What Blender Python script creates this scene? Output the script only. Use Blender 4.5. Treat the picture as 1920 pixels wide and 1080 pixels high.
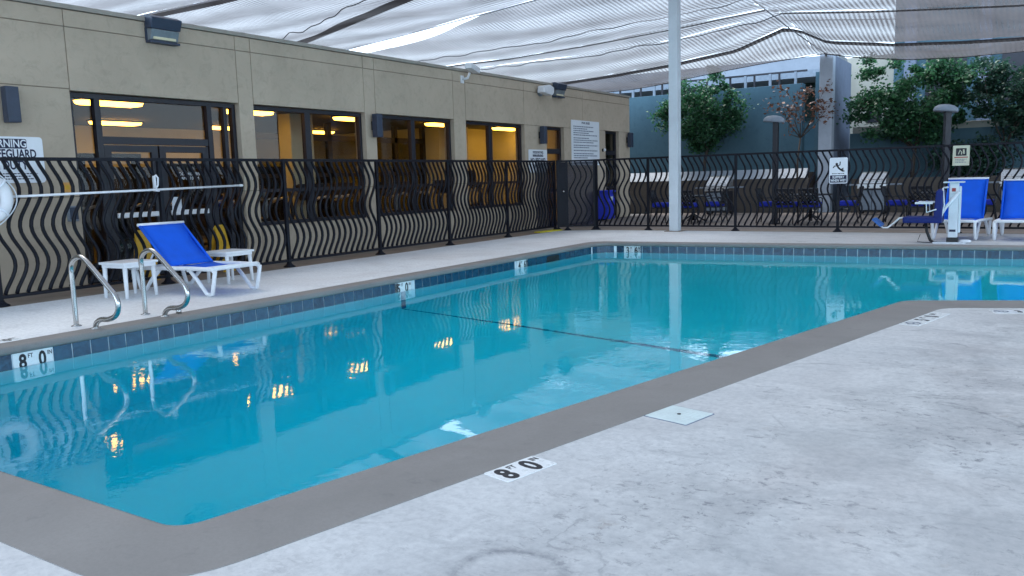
import bpy, bmesh, math, random
from mathutils import Vector, Matrix, noise
from mathutils.geometry import tessellate_polygon
random.seed(7)
PI = math.pi
for _o in list(bpy.data.objects):
    bpy.data.objects.remove(_o)
S = bpy.context.scene
C = S.collection

# ------------------------------------------------------------------ camera
cam_d = bpy.data.cameras.new('camera')
cam_d.sensor_fit = 'HORIZONTAL'; cam_d.sensor_width = 36.0
cam_d.lens = 36.0 * 1543.91 / 1920.0
cam_d.clip_start = 0.05; cam_d.clip_end = 2000
cam = bpy.data.objects.new('camera', cam_d); C.objects.link(cam)
_p, _r, _y = 0.131426624, -0.029055401, 0.573004599
_F = Vector((-math.sin(_y)*math.cos(_p), math.cos(_y)*math.cos(_p), -math.sin(_p)))
_R0 = Vector((math.cos(_y), math.sin(_y), 0)); _U0 = _R0.cross(_F)
_R = math.cos(_r)*_R0 + math.sin(_r)*_U0
_U = -math.sin(_r)*_R0 + math.cos(_r)*_U0
_m = Matrix((_R, _U, -_F)).transposed().to_4x4(); _m.translation = (0, 0, 1.35)
cam.matrix_world = _m
S.camera = cam

# ------------------------------------------------------------------ light
SUN_EL, SUN_AZ = math.radians(60), math.radians(-72)     # azimuth measured from +Y towards +X
w = bpy.data.worlds.new('World'); S.world = w; w.use_nodes = True
wn = w.node_tree.nodes; wl = w.node_tree.links; wn.clear()
wo = wn.new('ShaderNodeOutputWorld'); bg = wn.new('ShaderNodeBackground'); bg.inputs[1].default_value = 0.15
sky = wn.new('ShaderNodeTexSky'); sky.sky_type = 'NISHITA'; sky.sun_disc = False
sky.sun_elevation = SUN_EL; sky.sun_rotation = SUN_AZ; sky.dust_density = 3.0; sky.air_density = 1.0
cl = wn.new('ShaderNodeMixRGB'); cl.inputs[0].default_value = 0.62; cl.inputs[2].default_value = (4.7, 6.2, 7.9, 1)   # overcast veil
wl.new(sky.outputs[0], cl.inputs[1]); wl.new(cl.outputs[0], bg.inputs[0]); wl.new(bg.outputs[0], wo.inputs[0])
sd = bpy.data.lights.new('sun', 'SUN'); sd.energy = 1.3; sd.angle = math.radians(25); sd.color = (1.0, 0.97, 0.92)
sun = bpy.data.objects.new('sun', sd); C.objects.link(sun)
_d = Vector((math.sin(SUN_AZ)*math.cos(SUN_EL), math.cos(SUN_AZ)*math.cos(SUN_EL), math.sin(SUN_EL)))
sun.rotation_euler = _d.to_track_quat('Z', 'Y').to_euler()
sun.location = _d*60
vs = S.view_settings
vs.view_transform = 'Standard'; vs.look = 'None'; vs.gamma = 1; vs.use_curve_mapping = False
vs.exposure = 2.03
S.render.engine = 'CYCLES'
cy = S.cycles
cy.use_denoising = True
try: cy.denoiser = 'OPENIMAGEDENOISE'
except Exception: pass
cy.max_bounces = 14; cy.diffuse_bounces = 5; cy.glossy_bounces = 6; cy.transmission_bounces = 10; cy.transparent_max_bounces = 24
cy.sample_clamp_indirect = 8.0

# ------------------------------------------------------------------ materials
def srgb(r, g, b):
    f = lambda c: (c/255/12.92) if c/255 <= .04045 else ((c/255+.055)/1.055)**2.4
    return (f(r), f(g), f(b), 1)
def new_mat(name):
    m = bpy.data.materials.new(name); m.use_nodes = True
    n = m.node_tree.nodes; n.clear()
    return m, n, m.node_tree.links
def mixc(n, l, fac, a, b, mode='MIX'):
    x = n.new('ShaderNodeMixRGB'); x.blend_type = mode
    for i, v in ((0, fac), (1, a), (2, b)):
        if hasattr(v, 'type') and hasattr(v, 'links'): l.new(v, x.inputs[i])
        else: x.inputs[i].default_value = v
    return x.outputs[0]
def noise_tex(n, l, co, scale, detail=5, rough=.6, dist=0.0):
    t = n.new('ShaderNodeTexNoise'); t.inputs['Scale'].default_value = scale; t.inputs['Detail'].default_value = detail
    t.inputs['Roughness'].default_value = rough; t.inputs['Distortion'].default_value = dist
    if co is not None: l.new(co, t.inputs['Vector'])
    return t.outputs['Fac']
def ramp(n, l, src, a, b, ca=(0, 0, 0, 1), cb=(1, 1, 1, 1)):
    r = n.new('ShaderNodeValToRGB'); r.color_ramp.elements[0].position = a; r.color_ramp.elements[1].position = b
    r.color_ramp.elements[0].color = ca; r.color_ramp.elements[1].color = cb
    l.new(src, r.inputs[0]); return r.outputs[0]
def math_n(n, l, op, a, b=None):
    x = n.new('ShaderNodeMath'); x.operation = op
    for i, v in ((0, a), (1, b)):
        if v is None: continue
        if hasattr(v, 'links'): l.new(v, x.inputs[i])
        else: x.inputs[i].default_value = v
    return x.outputs[0]
def coords(n, l, scale=None):
    t = n.new('ShaderNodeTexCoord')
    if scale is None: return t.outputs['Object']
    m = n.new('ShaderNodeMapping'); m.inputs['Scale'].default_value = scale
    l.new(t.outputs['Object'], m.inputs['Vector']); return m.outputs[0]
def finish(m, n, l, col, rough=.6, metal=0.0, bump=None, bstr=.2, bdist=.01, spec=.5):
    b = n.new('ShaderNodeBsdfPrincipled'); o = n.new('ShaderNodeOutputMaterial')
    if hasattr(col, 'links'): l.new(col, b.inputs['Base Color'])
    else: b.inputs['Base Color'].default_value = col
    if hasattr(rough, 'links'): l.new(rough, b.inputs['Roughness'])
    else: b.inputs['Roughness'].default_value = rough
    b.inputs['Metallic'].default_value = metal
    b.inputs['Specular IOR Level'].default_value = spec
    if bump is not None:
        bp = n.new('ShaderNodeBump'); bp.inputs['Strength'].default_value = bstr; bp.inputs['Distance'].default_value = bdist
        l.new(bump, bp.inputs['Height']); l.new(bp.outputs[0], b.inputs['Normal'])
    l.new(b.outputs[0], o.inputs[0]); return m
def simple(name, col, rough=.5, metal=0.0, var=.18, scale=9.0, bstr=.05, spec=.5):
    m, n, l = new_mat(name); co = coords(n, l)
    f = noise_tex(n, l, co, scale, 6, .65)
    dark = tuple(c*(1-var) for c in col[:3])+(1,); light = tuple(min(1, c*(1+var*.6)) for c in col[:3])+(1,)
    c = mixc(n, l, ramp(n, l, f, .3, .7), dark, light)
    rr = ramp(n, l, noise_tex(n, l, co, scale*2.3, 4), .3, .7, (max(.02, rough-.08),)*3+(1,), (min(1, rough+.1),)*3+(1,))
    return finish(m, n, l, c, rr, metal, f, bstr, .004, spec)
M = {}
M['frame'] = simple('dark_bronze', (.012, .013, .022, 1), .42)
M['fence'] = simple('black_powder_coat', (.004, .005, .011, 1), .5, var=.3, spec=.25)
M['mesh'] = None
M['white_plastic'] = simple('white_plastic', (.78, .80, .82, 1), .38, var=.07)
M['lid_plastic'] = simple('lid_plastic', (.62, .70, .69, 1), .5, var=.12)
M['white_paint'] = simple('white_paint', (.72, .76, .80, 1), .42, var=.12, scale=3)
M['pole_paint'] = simple('pole_paint', (.66, .72, .76, 1), .4, var=.1, scale=2.5)
M['blue_sling'] = None
M['navy'] = simple('navy_seat', (.005, .016, .15, 1), .5, spec=.3)
M['blue_plastic'] = simple('blue_plastic', (.02, .045, .62, 1), .35)
M['footpad'] = simple('blue_pad', (.03, .13, .42, 1), .45)
M['steel'] = simple('brushed_steel', (.50, .50, .49, 1), .2, 1.0, var=.08, scale=5, bstr=0.0)
M['grill_steel'] = simple('grill_steel', (.7, .71, .72, 1), .32, 1.0, var=.1, scale=12)
M['alu'] = simple('pole_aluminium', (.8, .82, .84, 1), .35, .2, var=.08)
M['lamp_grey'] = simple('lamp_grey', (.22, .26, .31, 1), .5)
M['fixture'] = simple('fixture_navy', (.035, .05, .085, 1), .45)
M['black'] = simple('black_rubber', (.01, .01, .012, 1), .5)
M['machine'] = simple('machine_black', (.012, .013, .022, 1), .4)
M['iron'] = simple('wrought_iron', (.008, .009, .015, 1), .45)
M['cushion'] = simple('blue_cushion', (.012, .03, .42, 1), .85, scale=20)
M['yellow'] = simple('yellow_plastic', (.72, .42, .03, 1), .45, var=.15)
M['yellow_paint'] = simple('yellow_paint', (.6, .5, .03, 1), .6, var=.3)
M['ink'] = simple('black_ink', (.012, .013, .018, 1), .5, var=.1)
M['navy_ink'] = simple('navy_ink', (.006, .010, .05, 1), .5, var=.1)
M['sign_white'] = simple('sign_white', (.82, .86, .90, 1), .35, var=.06, scale=3)
M['sign_cream'] = simple('sign_cream', (.62, .62, .46, 1), .45, var=.1)
M['tile_white'] = simple('tile_white', (.78, .80, .80, 1), .3, var=.1)
M['grey_print'] = simple('grey_print', (.14, .17, .24, 1), .6)
M['red'] = simple('red_label', (.4, .05, .05, 1), .5)
M['orange'] = simple('orange_label', (.75, .38, .10, 1), .6)
M['paper'] = simple('paper', (.75, .8, .85, 1), .7)
M['bark'] = simple('bark', (.07, .055, .045, 1), .9, var=.5, scale=14, bstr=.5)
M['cord'] = simple('dark_cord', (.06, .06, .075, 1), .8)
M['cable'] = simple('steel_cable', (.35, .36, .40, 1), .5)
M['cream_wall'] = simple('cream_wall', (.44, .41, .34, 1), .85, var=.12, scale=1.5)
M['ledge'] = simple('beige_ledge', (.34, .31, .27, 1), .85, var=.2, scale=2)
M['plinth'] = simple('brown_wall', (.095, .08, .068, 1), .9, var=.2, scale=2.5)
M['pale_cap'] = simple('pale_cap', (.24, .27, .31, 1), .7, var=.12, scale=2)
M['tan_walk'] = simple('tan_walk', (.27, .22, .18, 1), .85, var=.25, scale=2.0)
M['patio'] = simple('patio_concrete', (.20, .165, .145, 1), .8, var=.25, scale=1.6)
M['in_ceiling'] = simple('room_ceiling', (.17, .17, .16, 1), .9)
M['in_wall'] = simple('room_wall', (.62, .64, .5, 1), .85, var=.12, scale=1.2)
M['in_dark'] = simple('room_dark_wall', (.02, .018, .02, 1), .85)
M['in_floor'] = simple('room_floor', (.05, .045, .045, 1), .6)
M['soil'] = simple('planter_soil', (.06, .045, .035, 1), .95, var=.4)
M['roof'] = simple('flat_roof', (.35, .34, .33, 1), .9)
M['outer_ground'] = simple('outer_ground', (.20, .19, .18, 1), .9, var=.3, scale=.6)
M['parapet'] = simple('parapet_cap', (.36, .33, .28, 1), .7, var=.12)
M['grout'] = simple('grout', (.62, .70, .74, 1), .8)

def stucco(name, a, b, sc=1.0):
    m, n, l = new_mat(name); co = coords(n, l)
    big = noise_tex(n, l, co, .7*sc, 6, .65, .6); fine = noise_tex(n, l, co, 55, 4, .7); mid = noise_tex(n, l, co, 5, 8, .75, .6)
    c = mixc(n, l, ramp(n, l, big, .3, .72), a, b)
    c = mixc(n, l, math_n(n, l, 'MULTIPLY', ramp(n, l, mid, .5, .66), .45), c, tuple(x*.8 for x in a[:3])+(1,))
    streak = noise_tex(n, l, coords(n, l, (3.0, 3.0, .25)), 1.6, 5, .6)
    c = mixc(n, l, math_n(n, l, 'MULTIPLY', ramp(n, l, streak, .55, .8), .18), c, tuple(x*.72 for x in a[:3])+(1,))
    h = math_n(n, l, 'ADD', fine, math_n(n, l, 'MULTIPLY', mid, .8))
    return finish(m, n, l, c, .9, 0, h, .35, .006, .2)
M['stucco'] = stucco('beige_stucco', (.45, .375, .285, 1), (.57, .475, .365, 1))
M['joint'] = stucco('stucco_joint', (.26, .215, .165, 1), (.30, .25, .19, 1))
M['teal_wall'] = stucco('blue_grey_wall', (.056, .11, .142, 1), (.084, .152, .188, 1), .6)
M['pier_lit'] = stucco('pier_lit', (.38, .43, .50, 1), (.50, .54, .60, 1), .8)  # pier concrete lightened so the front face reads as lit
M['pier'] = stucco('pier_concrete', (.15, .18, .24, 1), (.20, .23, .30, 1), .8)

def deck_mat():
    m, n, l = new_mat('deck_concrete'); co = coords(n, l)
    big = noise_tex(n, l, co, .42, 7, .6, .8); mid = noise_tex(n, l, co, 1.7, 8, .68, .5); fine = noise_tex(n, l, co, 24, 6, .75)
    sx = n.new('ShaderNodeSeparateXYZ'); l.new(co, sx.inputs[0])
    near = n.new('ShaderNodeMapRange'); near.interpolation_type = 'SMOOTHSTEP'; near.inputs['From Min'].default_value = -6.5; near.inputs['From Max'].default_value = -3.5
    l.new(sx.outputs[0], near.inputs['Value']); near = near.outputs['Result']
    dt = n.new('ShaderNodeVectorMath'); dt.operation = 'DOT_PRODUCT'; dt.inputs[1].default_value = (.974, -.2277, 0); l.new(co, dt.inputs[0])
    edge = n.new('ShaderNodeMapRange'); edge.interpolation_type = 'SMOOTHSTEP'; edge.inputs['From Min'].default_value = -3.232+.5; edge.inputs['From Max'].default_value = -3.232+1.5; l.new(dt.outputs['Value'], edge.inputs['Value'])
    trod = math_n(n, l, 'MULTIPLY', near, math_n(n, l, 'ADD', math_n(n, l, 'MULTIPLY', edge.outputs['Result'], .85), .15))       # cleaner next to the coping; near side worn and trodden, base also darkened to balance light
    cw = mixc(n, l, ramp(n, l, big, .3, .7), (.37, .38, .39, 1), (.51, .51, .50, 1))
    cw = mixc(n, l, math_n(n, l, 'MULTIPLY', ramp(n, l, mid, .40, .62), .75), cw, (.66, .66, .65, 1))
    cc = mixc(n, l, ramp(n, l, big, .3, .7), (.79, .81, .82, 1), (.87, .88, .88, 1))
    c = mixc(n, l, near, cc, cw)  # besides wear, left tone raised and near tone lowered to offset uneven light
    tint = noise_tex(n, l, co, .55, 4, .6, .5)
    c = mixc(n, l, math_n(n, l, 'MULTIPLY', ramp(n, l, tint, .45, .65), .30), c, (.47, .42, .40, 1))
    c = mixc(n, l, math_n(n, l, 'MULTIPLY', math_n(n, l, 'SUBTRACT', near, trod), .7), c, (.65, .655, .655, 1))
    # trowel smears: stretched noise
    st = noise_tex(n, l, coords(n, l, (1.0, 2.1, 1)), 1.35, 9, .74, 1.6)
    c = mixc(n, l, math_n(n, l, 'MULTIPLY', ramp(n, l, st, .52, .68), math_n(n, l, 'ADD', math_n(n, l, 'MULTIPLY', trod, .10), .20)), c, (.20, .215, .235, 1))
    # worn grey blotches, only where the big noise is high
    sp = noise_tex(n, l, coords(n, l, (1.6, 2.2, 1)), 7.0, 9, .82, .5)
    wear = math_n(n, l, 'MULTIPLY', math_n(n, l, 'MULTIPLY', ramp(n, l, sp, .545, .60), ramp(n, l, noise_tex(n, l, co, .8, 4, .6), .40, .55)), math_n(n, l, 'ADD', math_n(n, l, 'MULTIPLY', trod, .9), .10))
    c = mixc(n, l, math_n(n, l, 'MULTIPLY', wear, .72), c, (.17, .175, .19, 1))
    br = math_n(n, l, 'MULTIPLY', ramp(n, l, noise_tex(n, l, co, 3.1, 6, .75), .62, .70), .45)
    br = math_n(n, l, 'MULTIPLY', br, trod)
    c = mixc(n, l, br, c, (.30, .25, .215, 1))
    c = mixc(n, l, math_n(n, l, 'MULTIPLY', ramp(n, l, fine, .42, .66), .30), c, (.22, .23, .25, 1))
    # a dark ring-shaped stain on the near deck
    mp = n.new('ShaderNodeMapping'); mp.inputs['Location'].default_value = (1.44, -2.30, 0)
    l.new(co, mp.inputs['Vector']); mp2 = n.new('ShaderNodeVectorMath'); mp2.operation = 'ADD'
    wv = n.new('ShaderNodeTexNoise'); wv.inputs['Scale'].default_value = 5; l.new(co, wv.inputs['Vector'])
    sc = n.new('ShaderNodeVectorMath'); sc.operation = 'SCALE'; sc.inputs[3].default_value = .12; l.new(wv.outputs['Color'], sc.inputs[0])
    l.new(mp.outputs[0], mp2.inputs[0]); l.new(sc.outputs[0], mp2.inputs[1])
    ln = n.new('ShaderNodeVectorMath'); ln.operation = 'LENGTH'; l.new(mp2.outputs[0], ln.inputs[0])
    d = math_n(n, l, 'ABSOLUTE', math_n(n, l, 'SUBTRACT', ln.outputs['Value'], .19))
    ring = ramp(n, l, d, 0.0, .045, (1, 1, 1, 1), (0, 0, 0, 1))
    ring = math_n(n, l, 'MULTIPLY', math_n(n, l, 'MULTIPLY', ring, ramp(n, l, noise_tex(n, l, co, 6, 5, .7), .35, .6)), .65)
    c = mixc(n, l, ring, c, (.14, .15, .17, 1))
    vn = noise_tex(n, l, coords(n, l, (.55, .9, 1)), .75, 7, .62, .9)
    vein = ramp(n, l, math_n(n, l, 'ABSOLUTE', math_n(n, l, 'SUBTRACT', vn, .5)), 0.0, .011, (1, 1, 1, 1), (0, 0, 0, 1))
    vein = math_n(n, l, 'MULTIPLY', vein, math_n(n, l, 'MULTIPLY', ramp(n, l, noise_tex(n, l, co, 1.3, 3, .6), .48, .62), math_n(n, l, 'MULTIPLY', near, .5)))
    c = mixc(n, l, vein, c, (.17, .175, .19, 1))
    h = math_n(n, l, 'ADD', math_n(n, l, 'MULTIPLY', st, .6), math_n(n, l, 'MULTIPLY', fine, .5))
    rr = ramp(n, l, mid, .3, .7, (.55,)*3+(1,), (.8,)*3+(1,))
    return finish(m, n, l, c, rr, 0, h, .3, .006, .35)
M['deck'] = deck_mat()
def coping_mat():
    m, n, l = new_mat('coping_taupe'); co = coords(n, l)
    a = noise_tex(n, l, co, 1.3, 6, .6, .4); b = noise_tex(n, l, co, 60, 4, .7); d = noise_tex(n, l, co, 7, 6, .7, .5)
    c = mixc(n, l, ramp(n, l, a, .3, .7), (.215, .202, .19, 1), (.27, .253, .238, 1))
    c = mixc(n, l, math_n(n, l, 'MULTIPLY', ramp(n, l, b, .4, .7), .3), c, (.18, .168, .16, 1))
    c = mixc(n, l, math_n(n, l, 'MULTIPLY', ramp(n, l, d, .58, .74), .4), c, (.14, .13, .135, 1))
    return finish(m, n, l, c, .7, 0, math_n(n, l, 'ADD', b, d), .3, .003, .35)
M['coping'] = coping_mat()
def sling_mat(name, col):
    m, n, l = new_mat(name); co = coords(n, l)
    wv = n.new('ShaderNodeTexWave'); wv.inputs['Scale'].default_value = 60; wv.inputs['Distortion'].default_value = .3
    l.new(co, wv.inputs['Vector'])
    f = noise_tex(n, l, co, 5, 4)
    c = mixc(n, l, ramp(n, l, f, .3, .7), tuple(x*.85 for x in col[:3])+(1,), col)
    c = mixc(n, l, math_n(n, l, 'MULTIPLY', wv.outputs['Fac'], .075), c, tuple(x*.6 for x in col[:3])+(1,))
    return finish(m, n, l, c, .7, 0, wv.outputs['Fac'], .15, .002, .3)
M['blue_sling'] = sling_mat('blue_sling', (.001, .115, .74, 1))
def tile_mat():
    m, n, l = new_mat('waterline_tile'); co = coords(n, l)
    oi = n.new('ShaderNodeObjectInfo')
    v = n.new('ShaderNodeVectorMath'); v.operation = 'ADD'; l.new(co, v.inputs[0]); l.new(oi.outputs['Location'], v.inputs[1])
    f = noise_tex(n, l, v.outputs[0], 9, 6, .7, 1.5)
    c = mixc(n, l, ramp(n, l, f, .35, .68), (.003, .014, .042, 1), (.025, .095, .16, 1))
    c = mixc(n, l, math_n(n, l, 'MULTIPLY', oi.outputs['Random'], .55), c, (.012, .075, .14, 1))
    return finish(m, n, l, c, .18, 0, f, .12, .003)
M['tile'] = tile_mat()
M['line_tile'] = simple('line_tile', (.03, .10, .22, 1), .3)
def plaster():
    m, n, l = new_mat('pool_plaster'); co = coords(n, l)
    f = noise_tex(n, l, co, .9, 6, .6, .4)
    c = mixc(n, l, ramp(n, l, f, .3, .72), (.86, .92, .94, 1), (.93, .96, .97, 1))
    return finish(m, n, l, c, .7)
M['plaster'] = plaster()
def water_mat():
    m, n, l = new_mat('pool_water')
    t = n.new('ShaderNodeTexCoord')
    a = noise_tex(n, l, t.outputs['Object'], 1.1, 2, .5, .3); b = noise_tex(n, l, t.outputs['Object'], 5.5, 3, .55, .6)
    patch = ramp(n, l, noise_tex(n, l, t.outputs['Object'], .35, 2), .42, .62)
    h = math_n(n, l, 'ADD', math_n(n, l, 'MULTIPLY', a, .8), math_n(n, l, 'MULTIPLY', math_n(n, l, 'MULTIPLY', b, math_n(n, l, 'ADD', math_n(n, l, 'MULTIPLY', patch, .8), .2)), .42))
    c3 = noise_tex(n, l, t.outputs['Object'], 15, 2, .5, .4)
    h = math_n(n, l, 'ADD', h, math_n(n, l, 'MULTIPLY', math_n(n, l, 'MULTIPLY', c3, math_n(n, l, 'ADD', patch, .4)), .10))
    bp = n.new('ShaderNodeBump'); bp.inputs['Strength'].default_value = 1.0; bp.inputs['Distance'].default_value = .0036
    l.new(h, bp.inputs['Height'])
    g = n.new('ShaderNodeBsdfGlass'); g.inputs['IOR'].default_value = 1.333; g.inputs['Roughness'].default_value = 0.0
    l.new(bp.outputs[0], g.inputs['Normal'])
    va = n.new('ShaderNodeVolumeAbsorption'); va.inputs['Color'].default_value = (.0, .963, .996, 1); va.inputs['Density'].default_value = 1.1
    o = n.new('ShaderNodeOutputMaterial'); l.new(g.outputs[0], o.inputs['Surface']); l.new(va.outputs[0], o.inputs['Volume'])
    return m
M['water'] = water_mat()
def glass_mat(name, tint, refl=1.0):
    m, n, l = new_mat(name)
    tr = n.new('ShaderNodeBsdfTransparent'); tr.inputs[0].default_value = tint
    gl = n.new('ShaderNodeBsdfGlossy'); gl.inputs['Roughness'].default_value = .01; gl.inputs[0].default_value = (refl, refl, refl, 1)
    fr = n.new('ShaderNodeFresnel'); gm = n.new('ShaderNodeNewGeometry')      # same reflectance on both faces of the pane
    l.new(math_n(n, l, 'ADD', math_n(n, l, 'MULTIPLY', gm.outputs['Backfacing'], 1/1.45-1.45), 1.45), fr.inputs[0])
    mx = n.new('ShaderNodeMixShader'); o = n.new('ShaderNodeOutputMaterial')
    l.new(fr.outputs[0], mx.inputs[0]); l.new(tr.outputs[0], mx.inputs[1]); l.new(gl.outputs[0], mx.inputs[2]); l.new(mx.outputs[0], o.inputs[0])
    return m
M['glass'] = glass_mat('window_glass', (.90, .90, .88, 1), .45)
M['dark_glass'] = glass_mat('dark_glass', (.6, .6, .5, 1), .5)
def emit(name, col, s):
    m, n, l = new_mat(name); e = n.new('ShaderNodeEmission'); e.inputs[0].default_value = col; e.inputs[1].default_value = s
    o = n.new('ShaderNodeOutputMaterial'); l.new(e.outputs[0], o.inputs[0]); return m
M['lamp_on'] = emit('lit_diffuser', (1.0, .46, .05, 1), 4.6)
M['flood_on'] = simple('flood_lens', (.22, .25, .27, 1), .15)
M['reflector'] = simple('flood_reflector', (.75, .68, .45, 1), .3)
def canopy_mat(name, thick):
    m, n, l = new_mat(name); co = coords(n, l)
    wv = n.new('ShaderNodeTexWave'); wv.wave_type = 'BANDS'; wv.bands_direction = 'X'; wv.inputs['Scale'].default_value = 2.6
    wv.inputs['Distortion'].default_value = .5; wv.inputs['Detail'].default_value = 1; l.new(co, wv.inputs['Vector'])
    wv2 = n.new('ShaderNodeTexWave'); wv2.wave_type = 'BANDS'; wv2.bands_direction = 'Y'; wv2.inputs['Scale'].default_value = 5
    l.new(co, wv2.inputs['Vector'])
    fold = n.new('ShaderNodeTexWave'); fold.wave_type = 'BANDS'; fold.bands_direction = 'Y'; fold.inputs['Scale'].default_value = .22; fold.inputs['Distortion'].default_value = 2.2; fold.inputs['Detail'].default_value = 3; fold.inputs['Detail Scale'].default_value = .35
    l.new(coords(n, l, (.25, 1, .25)), fold.inputs['Vector'])
    f = noise_tex(n, l, co, .5, 5, .6, .6); f2 = noise_tex(n, l, coords(n, l, (.35, 1.3, .35)), 1.0, 6, .6, .9)
    c = mixc(n, l, ramp(n, l, f, .3, .7), (.065, .063, .066, 1), (.11, .105, .108, 1))
    c = mixc(n, l, math_n(n, l, 'MULTIPLY', ramp(n, l, f2, .55, .8), .5), c, (.06, .052, .05, 1))
    df = n.new('ShaderNodeBsdfDiffuse'); tl = n.new('ShaderNodeBsdfTranslucent'); tp = n.new('ShaderNodeBsdfTransparent')
    l.new(c, df.inputs[0]); l.new(c, tl.inputs[0]); tp.inputs[0].default_value = (.97, .94, .92, 1)
    bp = n.new('ShaderNodeBump'); bp.inputs['Strength'].default_value = .8; bp.inputs['Distance'].default_value = .06
    l.new(f2, bp.inputs['Height']); l.new(bp.outputs[0], df.inputs['Normal']); l.new(bp.outputs[0], tl.inputs['Normal'])
    m1 = n.new('ShaderNodeMixShader'); m1.inputs[0].default_value = .6; l.new(df.outputs[0], m1.inputs[1]); l.new(tl.outputs[0], m1.inputs[2])
    op = math_n(n, l, 'ADD', math_n(n, l, 'ADD', thick-.17, math_n(n, l, 'ADD', math_n(n, l, 'MULTIPLY', fold.outputs['Fac'], .085), math_n(n, l, 'MULTIPLY', ramp(n, l, f2, .3, .7), .07))), math_n(n, l, 'ADD', math_n(n, l, 'MULTIPLY', wv.outputs['Fac'], .15), math_n(n, l, 'MULTIPLY', wv2.outputs['Fac'], .05)))
    m2 = n.new('ShaderNodeMixShader'); l.new(op, m2.inputs[0]); l.new(tp.outputs[0], m2.inputs[1]); l.new(m1.outputs[0], m2.inputs[2])
    o = n.new('ShaderNodeOutputMaterial'); l.new(m2.outputs[0], o.inputs[0]); return m
M['canopy'] = canopy_mat('shade_cloth', .88)
M['canopy_dark'] = canopy_mat('shade_cloth_hem', .95)
def screen_mat():
    m, n, l = new_mat('perforated_screen')
    tp = n.new('ShaderNodeBsdfTransparent'); df = n.new('ShaderNodeBsdfDiffuse'); df.inputs[0].default_value = (.010, .016, .045, 1)
    mx = n.new('ShaderNodeMixShader'); mx.inputs[0].default_value = .52
    l.new(tp.outputs[0], mx.inputs[1]); l.new(df.outputs[0], mx.inputs[2])
    o = n.new('ShaderNodeOutputMaterial'); l.new(mx.outputs[0], o.inputs[0]); return m
M['mesh'] = screen_mat()
def leaf_mat(name, a, b, tr=.3):
    m, n, l = new_mat(name); g = n.new('ShaderNodeNewGeometry')
    r = ramp(n, l, g.outputs['Random Per Island'], 0, 1, a, b)
    df = n.new('ShaderNodeBsdfPrincipled'); df.inputs['Roughness'].default_value = .5; l.new(r, df.inputs['Base Color'])
    tl = n.new('ShaderNodeBsdfTranslucent'); l.new(r, tl.inputs[0])
    mx = n.new('ShaderNodeMixShader'); mx.inputs[0].default_value = tr; l.new(df.outputs[0], mx.inputs[1]); l.new(tl.outputs[0], mx.inputs[2])
    o = n.new('ShaderNodeOutputMaterial'); l.new(mx.outputs[0], o.inputs[0]); return m
M['leaf'] = leaf_mat('green_leaf', (.010, .045, .026, 1), (.045, .16, .06, 1), .4)
M['leaf_deep'] = leaf_mat('deep_green_leaf', (.010, .036, .026, 1), (.03, .095, .055, 1), .4)
M['leaf_red'] = leaf_mat('russet_leaf', (.06, .035, .025, 1), (.20, .085, .05, 1))

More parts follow.
